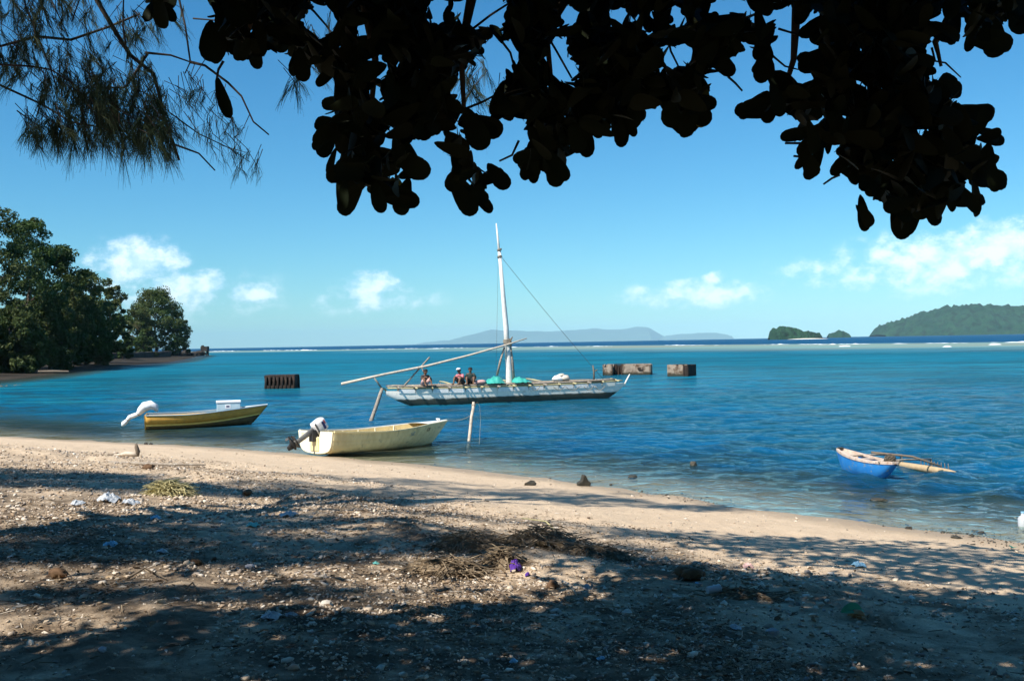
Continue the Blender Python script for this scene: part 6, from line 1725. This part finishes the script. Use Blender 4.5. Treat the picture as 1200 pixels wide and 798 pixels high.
def crumple(name, label, cat, px, py, w, d, h, matn, seed, group=None):
    w, d, h = w * .5, d * .5, h * .75; p = on_ground(px, py); rows = []; n = 12
    for i in range(n + 1):
        row = []
        for j in range(n + 1):
            u, v = i / n * 2 - 1, j / n * 2 - 1; k = 1 + .35 * mnoise.noise(Vector((u * 1.3, v * 1.3, seed))); r2 = min(1, u * u * .5 + v * v * .5)
            z = h * (1 - r2) * (.55 + .9 * abs(mnoise.noise(Vector((u * 2.2, v * 2.2, seed + 4))))) + .25 * h * mnoise.noise(Vector((u * 6, v * 6, seed)))
            x, y = u * w / 2 * k * (1 - .25 * v * v), v * d / 2 * k * (1 - .25 * u * u)
            row.append((x, y, max(z, .004)))
        rows.append(row)
    mb = MB(); mb.grid(rows); q = np.array(mb.v); q[:, 2] += ground_np(q[:, :2] + np.array([p.x, p.y])) - p.z; mb.v = [tuple(v) for v in q]; o = mb.build(name, matn, None, False); sd = o.modifiers.new('Solidify', 'SOLIDIFY'); sd.thickness = .004
    o.location = p; tag(o, label, cat, group); return o


crumple('purple_cloth', 'crumpled purple cloth lying among the rubble below the debris heap', 'cloth', 604, 668, .22, .34, .14, 'purple_cloth', 3)
crumple('purple_cloth', 'small purple rag beside the larger purple cloth', 'cloth', 618, 675, .08, .10, .05, 'purple_cloth', 5)
crumple('plastic_bag', 'torn white plastic at the edge of the shade, right of the debris heap', 'plastic bag', 876, 664, .22, .35, .10, 'pink_shell', 9)
GP = 'plastic scraps in the rubble'
for i, (lab, px, py, w, mt, sd) in enumerate((('pale crumpled plastic sheet in the left rubble below the shade band', 128, 588, .55, 'plastic_white', 1), ('second pale plastic sheet right of it in the left rubble', 153, 592, .45, 'plastic_white', 2), ('whitish plastic scrap at the far left of the rubble', 92, 592, .35, 'plastic_white', 3),
    ('flat white plastic scrap on the middle rubble above the dark patch', 338, 606, .42, 'plastic_white', 4), ('bluish scrap lying in the dark left litter', 183, 609, .25, 'plastic_blue', 6), ('pale blue scrap lying in the wide shade on the right sand', 1007, 662, .30, 'plastic_blue', 7), ('turquoise scrap in the sunny rubble left of the debris heaps', 441, 661, .12, 'plastic_teal', 8),
    ('green scrap among the litter left of centre', 296, 617, .28, 'plastic_teal', 10), ('blue scrap in the dark foreground shade below the purple cloth', 602, 776, .10, 'plastic_blue', 11), ('pale blue scrap in the foreground shade at the right', 704, 773, .10, 'plastic_blue', 12), ('white rag half buried in the bottom left rubble', 318, 725, .26, 'plastic_white', 13),
    ('bluish rag on the dark litter left of the middle', 130, 640, .25, 'plastic_blue', 14), ('pale scrap at the lower rubble edge below the white cup', 862, 737, .16, 'plastic_white', 15), ('pale rag on the left rubble near the shade edge', 190, 647, .20, 'plastic_white', 16), ('blue bit of plastic behind the large dark husk', 817, 684, .07, 'plastic_blue', 17))):
    crumple('plastic_scrap', lab, 'plastic scrap', px, py, w, w * 1.1, w * .28, mt, sd + 20, GP)
# white plastic cup
p = on_ground(836, 696); r0 = thing('plastic_cup', 'white plastic cup lying on its side in the rubble', 'cup', p + Vector((0, 0, .035)), .3)
mb = MB(); prof = [(-.055, .030), (-.05, .034), (.05, .042), (.056, .045), (.052, .040), (-.046, .030)]; rings = [[(x, math.cos(q) * r_, math.sin(q) * r_) for q in np.linspace(0, 6.283, 16, endpoint=False)] for x, r_ in prof]
mb.loft(rings, False); mb.add([(-.0555, math.cos(q) * .03, math.sin(q) * .03) for q in np.linspace(0, 6.283, 16, endpoint=False)], [tuple(range(16))]); mb.build('cup_wall', 'plastic_white', r0, True)
mb = MB(); mb.tube([(.055, math.cos(q) * .044, math.sin(q) * .044) for q in np.linspace(0, 6.283, 17)], .004, 5, False); mb.build('rim', 'plastic_white', r0, True)
# green leaf
U_, F_ = leaf_shape(); me = bpy.data.meshes.new('fallen_leaf'); me.from_pydata([(v[0] * .2, v[1] * .22, v[2] * .2 + .03 + .05 * abs(v[1])) for v in U_], [], [tuple(int(x) for x in f) for f in F_]); me.materials.append(M['plastic_green'])
o = bpy.data.objects.new('fallen_leaf', me); COL.objects.link(o); o.location = on_ground(985, 724) + Vector((0, 0, .02)); o.rotation_euler = (.5, -.1, .35); tag(o, 'bright green fallen leaf beside the orange-brown husk', 'leaf')
o2 = o.copy(); COL.objects.link(o2); o2.location = on_ground(1186, 642); o2.rotation_euler = (.1, 0, 1.0); tag(o2, 'green leaf lying on the wet sand by the right edge', 'leaf')
# white float at the picture edge
p = at_z(1199, 617); r0 = thing('white_marker', 'white upright plastic container in the shallows at the right edge', 'container', p)
mb = MB(); rings = [[(math.cos(q) * r_, math.sin(q) * r_, z) for q in np.linspace(0, 6.283, 14, endpoint=False)] for z, r_ in ((-.05, .07), (0, .08), (.14, .08), (.17, .055), (.19, .03), (.23, .03))]; mb.loft(rings); mb.build('container_body', 'plastic_white', r0, True)
mb = MB(); mb.tube([(0, 0, .225), (0, 0, .25)], .034, 10); mb.build('cap', 'plastic_blue', r0)

# heaps of dry fronds and fibre
def heap(name, label, cat, px, py, w, d, h, n, matn, seed, ln=(.15, .5), core='frond_dry', rad=.006):
    rnd = random.Random(seed); p = on_ground(px, py); r0 = thing(name, label, cat, p)
    mb = MB(); mb.blob((0, 0, 0), (w * .40, d * .40, h * .55), 3, .7, 2.6, seed); mb.build('core', core, r0, True)
    mb = MB(); GL = [0.0] * 200
    for i in range(n):
        a, q = rnd.uniform(0, 6.283), rnd.random() ** .6; x, y = math.cos(a) * q * w / 2, math.sin(a) * q * d / 2; z = h * (1 - q * q) * rnd.uniform(.6, 1.05)
        gl = GL[i % 200]; L_ = rnd.uniform(*ln); az = a + rnd.uniform(-1.1, 1.1); el = rnd.uniform(-.3, .55)
        c = Vector((x, y, max(z, gl + .01))); v = Vector((math.cos(az) * math.cos(el), math.sin(az) * math.cos(el), math.sin(el)))
        pts = [c - v * L_ * .5, c, c + v * L_ * .35 + Vector((0, 0, -L_ * .07)), c + v * L_ * .5 + Vector((0, 0, -L_ * .16))]
        pts = [Vector((q_.x, q_.y, max(q_.z, gl - .02))) for q_ in pts]; mb.tube(pts, [rad * .7, rad, rad * .8, rad * .3], 3, False)
    o = mb.build('dry_stalks', matn, r0); tag(o, kind='stuff'); return r0


heap('debris_heap', 'mound of dry palm fronds and sticks right of centre on the rubble ridge', 'debris heap', 634, 641, 1.05, .8, .22, 200, 'frond_dry', 3)
heap('debris_heap', 'lower brown mound of fibre and weed left of the frond heap', 'debris heap', 552, 645, 1.0, .8, .20, 190, 'frond_dry', 4)
heap('debris_heap', 'small grey-brown weed mound in front of the two larger heaps', 'debris heap', 523, 668, .8, .6, .11, 150, 'frond_dry', 5)
heap('debris_heap', 'sticks and dead leaves piled behind the purple cloth', 'debris heap', 590, 662, .42, .4, .17, 120, 'frond_dry', 6, (.1, .32))
heap('debris_heap', 'brown weed mound at the left of the large dark husk', 'debris heap', 690, 652, .9, .6, .12, 140, 'frond_dry', 7)
heap('debris_heap', 'line of dark litter mounded right of the white cup', 'debris heap', 868, 700, .7, .35, .07, 90, 'frond_dry', 8)
heap('fibre_clump', 'pale yellowish clump of coconut fibre at the edge of the left shade', 'fibre clump', 199, 580, .6, .5, .22, 260, 'fibre', 9, (.2, .5), 'fibre', .007)
for i, (lab, pts, r_, mt) in enumerate((('long thin pale stalk sticking out of the frond heap', [(612, 616, .10), (640, 630, .2), (664, 643, .10)], .010, 'fibre'), ('pale stick lying diagonally right of the rust-brown husk', [(659, 685, .03), (668, 692, .05), (676, 700, .02)], .012, 'wood_pale'), ('white stick in the rubble at the lower right of the heaps', [(706, 706, .02), (719, 711, .03)], .012, 'wood_pale'),
                                        ('bare twig curved over the left foreground sand', [(150, 680, .02), (170, 672, .05), (195, 681, .02)], .010, 'wood_dark'), ('thin stick lying on the rubble above the pale plastic sheet', [(325, 590, .02), (340, 583, .05), (351, 577, .02)], .02, 'wood_grey'), ('dark forked twig in the left foreground', [(218, 692, .02), (226, 690, .05), (231, 695, .02)], .009, 'wood_dark'))):
    P_ = [on_ground(px, py) + Vector((0, 0, dz)) for px, py, dz in pts]; r0 = world_root('stick', lab, 'stick', P_[0], 'loose sticks on the beach'); mb = MB(); mb.tube(P_, [r_, r_ * .9, r_ * .5][:len(P_)], 6, True, .2); rel(mb.build('stem', mt, None, True), r0)

# larger coral stones, each its own
GC = 'larger coral stones in the rubble'; rnd = random.Random(77)
spots = [(293, 666), (357, 696), (222, 683), (262, 668), (341, 722), (366, 733), (383, 710), (307, 735), (120, 762), (435, 705), (470, 742), (652, 718), (688, 690), (735, 720), (792, 700), (829, 712), (905, 742), (957, 727), (925, 705), (770, 690), (500, 690), (540, 710), (410, 690),
         (455, 668), (200, 705), (250, 742), (60, 720), (300, 640), (380, 625), (420, 615), (470, 622), (350, 640), (270, 600), (560, 735), (590, 752), (660, 745), (720, 752), (830, 760), (1035, 742), (1010, 755), (955, 760), (610, 700), (345, 660), (310, 600)]
seen_zone = set()
for i, (px, py) in enumerate(spots):
    zone = (('far left', 'left', 'centre-left', 'centre', 'centre-right', 'right')[min(5, int(px / 180))], 'upper' if py < 665 else 'middle' if py < 715 else 'lower')
    if zone in seen_zone: continue
    seen_zone.add(zone)
    s = rnd.uniform(.018, .042) * (1.5 if py < 640 else 1)
    rock('pale lump of coral lying loose in the %s %s part of the shell rubble' % (zone[1], zone[0]), px, py, (s * 1.5, s * 1.15, s * .85), 'coral_stone' if i % 4 else 'coral_grey', GC, 100 + i, None, name='coral_lump', sub=2, amp=.5)


# ------------------------------------------------------------------ shell rubble, litter, pebbles (uncountable)
def beach_points(n, dens, rng, rmax=30):
    out = []; tot = 0
    while tot < n:
        a = rng.uniform(R(-31), R(31), 60000); r = 4.2 + (rmax - 4.2) * rng.uniform(0, 1, 60000) ** 1.6
        P = np.stack([np.sin(a) * r, np.cos(a) * r], 1); s = coast_s(P); k = dens(P, s, r); P = P[rng.uniform(0, 1, len(P)) < k]
        out.append(P); tot += len(P)
    return np.concatenate(out)[:n]


def rubble_density(P, s, r):
    zone = np.clip((s - 5.6 - 1.2 * fbm(P, .5, 3, 21)) / 1.8, 0, 1); patch = np.clip(.55 + .95 * fbm(P, .55, 4, 12) + .35 * fbm(P, 2.0, 2, 13), 0, 1)
    px = proj_np(np.concatenate([P, ground_np(P)[:, None]], 1)); left = np.clip(1 - (px[:, 1] - 655) / 30, .10, 1) ; lowleft = np.where(px[:, 0] < 250, left, 1)
    right = np.clip(1 - (px[:, 0] - 880) / 160, .06, 1); upper = np.clip((720 - px[:, 1]) / 30, 0, 1); rfac = 1 - upper * (1 - right)
    rf2 = np.where((px[:, 0] > 660) & (px[:, 1] < 640), .25, 1)
    return zone * patch * lowleft * rfac * rf2 + .010


def stones(P, size, rng, seed, sink=.25):
    bases = []
    for q in range(6):
        bm = bmesh.new(); bmesh.ops.create_icosphere(bm, subdivisions=1, radius=1); bm.verts.index_update(); v = np.array([tuple(x.co) for x in bm.verts]); f = np.array([[y.index for y in x.verts] for x in bm.faces]); bm.free()
        v = v * (1 + .35 * np.random.default_rng(seed + q).normal(size=(len(v), 1))) * np.random.default_rng(seed + 9 + q).uniform(.45, 1.2, 3); bases.append(v)
    n = len(P); z = ground_np(P); k = rng.integers(0, 6, n); V0 = np.array(bases)[k]; a = rng.uniform(0, 6.283, n); c, s_ = np.cos(a), np.sin(a); t = rng.normal(0, .5, n); ct, st = np.cos(t), np.sin(t)
    x, y, zz = V0[..., 0], V0[..., 1], V0[..., 2] * .7
    y, zz = y * ct[:, None] - zz * st[:, None], y * st[:, None] + zz * ct[:, None]
    x, y = x * c[:, None] - y * s_[:, None], x * s_[:, None] + y * c[:, None]
    V = np.stack([x * size[:, None] + P[:, 0:1], y * size[:, None] + P[:, 1:2], zz * size[:, None] + (z + size * sink)[:, None]], -1).reshape(-1, 3)
    F = (f[None] + (np.arange(n) * len(bases[0]))[:, None, None]).reshape(-1, 3)
    return V, F


def speckle_material(name, stops, rough=.85):
    m = bpy.data.materials.new(name); m.use_nodes = True; M[name] = m
    t = NT(m.node_tree); b = t.n['Principled BSDF']; b.inputs['Roughness'].default_value = rough; b.inputs['Specular IOR Level'].default_value = .2
    t.l.new(t.ramp(t.attr('tint'), stops), b.inputs['Base Color'])


speckle_material('rubble_mix', [(0, (.76, .68, .57)), (.16, (.60, .50, .39)), (.35, (.42, .33, .24)), (.5, (.25, .18, .12)), (.68, (.52, .42, .32)), (.8, (.30, .27, .25)), (.9, (.14, .095, .06)), (1, (.66, .60, .52))])
speckle_material('litter_mix', [(0, (.16, .11, .07)), (.35, (.09, .06, .04)), (.6, (.24, .17, .10)), (.72, (.36, .27, .17)), (.86, (.55, .47, .37)), (1, (.66, .6, .52))], .8)


def build_scatter():
    rng = np.random.default_rng(91)
    P = beach_points(26000, rubble_density, rng); n = len(P); sz = np.exp(rng.normal(math.log(.0105), .45, n)) * np.clip(np.hypot(P[:, 0], P[:, 1]) / 7, .85, 1.7); sz = np.clip(sz, .005, .034)
    V, F = stones(P, sz, rng, 5); t = np.repeat(rng.uniform(0, 1, n), 12)
    o = mesh_np('shell_rubble', V, F, 'rubble_mix', None, False, {'tint': t}); tag(o, 'loose coral and shell rubble covering the upper beach', 'rubble', kind='stuff')
    # grit on the clean sand
    P = beach_points(5000, lambda P_, s, r: np.clip((s + .3) / 2, 0, 1) * .5, rng, 32); n = len(P); sz = np.clip(np.exp(rng.normal(math.log(.0065), .45, n)), .003, .02) * np.clip(np.hypot(P[:, 0], P[:, 1]) / 9, .7, 1.6)
    V, F = stones(P, sz, rng, 15); o = mesh_np('sand_grit', V, F, 'rubble_mix', None, False, {'tint': np.repeat(rng.uniform(0, 1, n), 12)}); tag(o, 'scattered grit and shell bits on the open sand', 'grit', kind='stuff')
    # weedy pebbles along the waterline
    P = beach_points(700, lambda P_, s, r: np.exp(-((s + .1) / .7) ** 2) * np.clip(.1 + fbm(P_, .8, 3, 14), .02, 1) * np.where(P_[:, 0] > 2.5, 1, .25), rng, 34); n = len(P); sz = np.clip(np.exp(rng.normal(math.log(.015), .5, n)), .006, .05)
    V, F = stones(P, sz, rng, 25, -.1); o = mesh_np('waterline_pebbles', V, F, 'wet_rock', None, False); tag(o, 'dark wet pebbles and weed along the waterline', 'pebbles', kind='stuff')
    # dead leaves, flakes and twigs
    dens = lambda P_, s, r: np.clip((s - 4.8) / 2, 0, 1) * np.clip(.35 + 1.1 * fbm(P_, .6, 4, 17) + .4 * fbm(P_, 2.3, 2, 18), .03, 1) * np.where((P_[:, 0] > 2.2) & (s < 9), .3, 1)
    P = beach_points(30000, dens, rng, 26); n = len(P); z = ground_np(P); a, b, c = leaf_frames(n, rng, (0, 0, 0)); a[:, 2] *= .35; b[:, 2] *= .5; s = np.clip(np.exp(rng.normal(math.log(.017), .45, n)), .006, .05)[:, None]; C = np.concatenate([P, (z + rng.uniform(.004, .022, n))[:, None]], 1)
    V = np.stack([C - a * s, C - a * s * .2 + b * s * .42 + np.array([0, 0, .006]), C + a * s, C - a * s * .1 - b * s * .42 + np.array([0, 0, .004])], 1).reshape(-1, 3); F = np.arange(n * 4).reshape(-1, 4)
    o = mesh_np('leaf_litter', V, F, 'litter_mix', None, False, {'tint': np.repeat(rng.uniform(0, 1, n), 4)}); tag(o, 'brown leaf litter and flakes spread over the upper beach', 'litter', kind='stuff')
    P = beach_points(4200, dens, rng, 24); n = len(P); z = ground_np(P); az = rng.uniform(0, 6.283, n); L = rng.uniform(.015, .07, n); w = rng.uniform(.0012, .0035, n)
    d = np.stack([np.cos(az), np.sin(az), rng.normal(0, .16, n)], 1); e = np.stack([-np.sin(az), np.cos(az), np.zeros(n)], 1); C = np.concatenate([P, (z + .012)[:, None]], 1); u = np.array([0, 0, 1.0])
    A, B = C - d * L[:, None], C + d * L[:, None]; W = w[:, None]
    V = np.stack([A - e * W, A + e * W, A + u * W * 1.6, B - e * W, B + e * W, B + u * W * 1.6], 1).reshape(-1, 3); k = np.arange(n) * 6
    F = np.concatenate([np.stack([k + i, k + (i + 1) % 3, k + 3 + (i + 1) % 3, k + 3 + i], 1) for i in range(3)])
    o = mesh_np('twig_litter', V, F, 'litter_mix', None, False, {'tint': np.repeat(rng.uniform(0, 1, n), 6)}); tag(o, 'small dead twigs strewn over the upper beach', 'twigs', kind='stuff')


build_scatter()
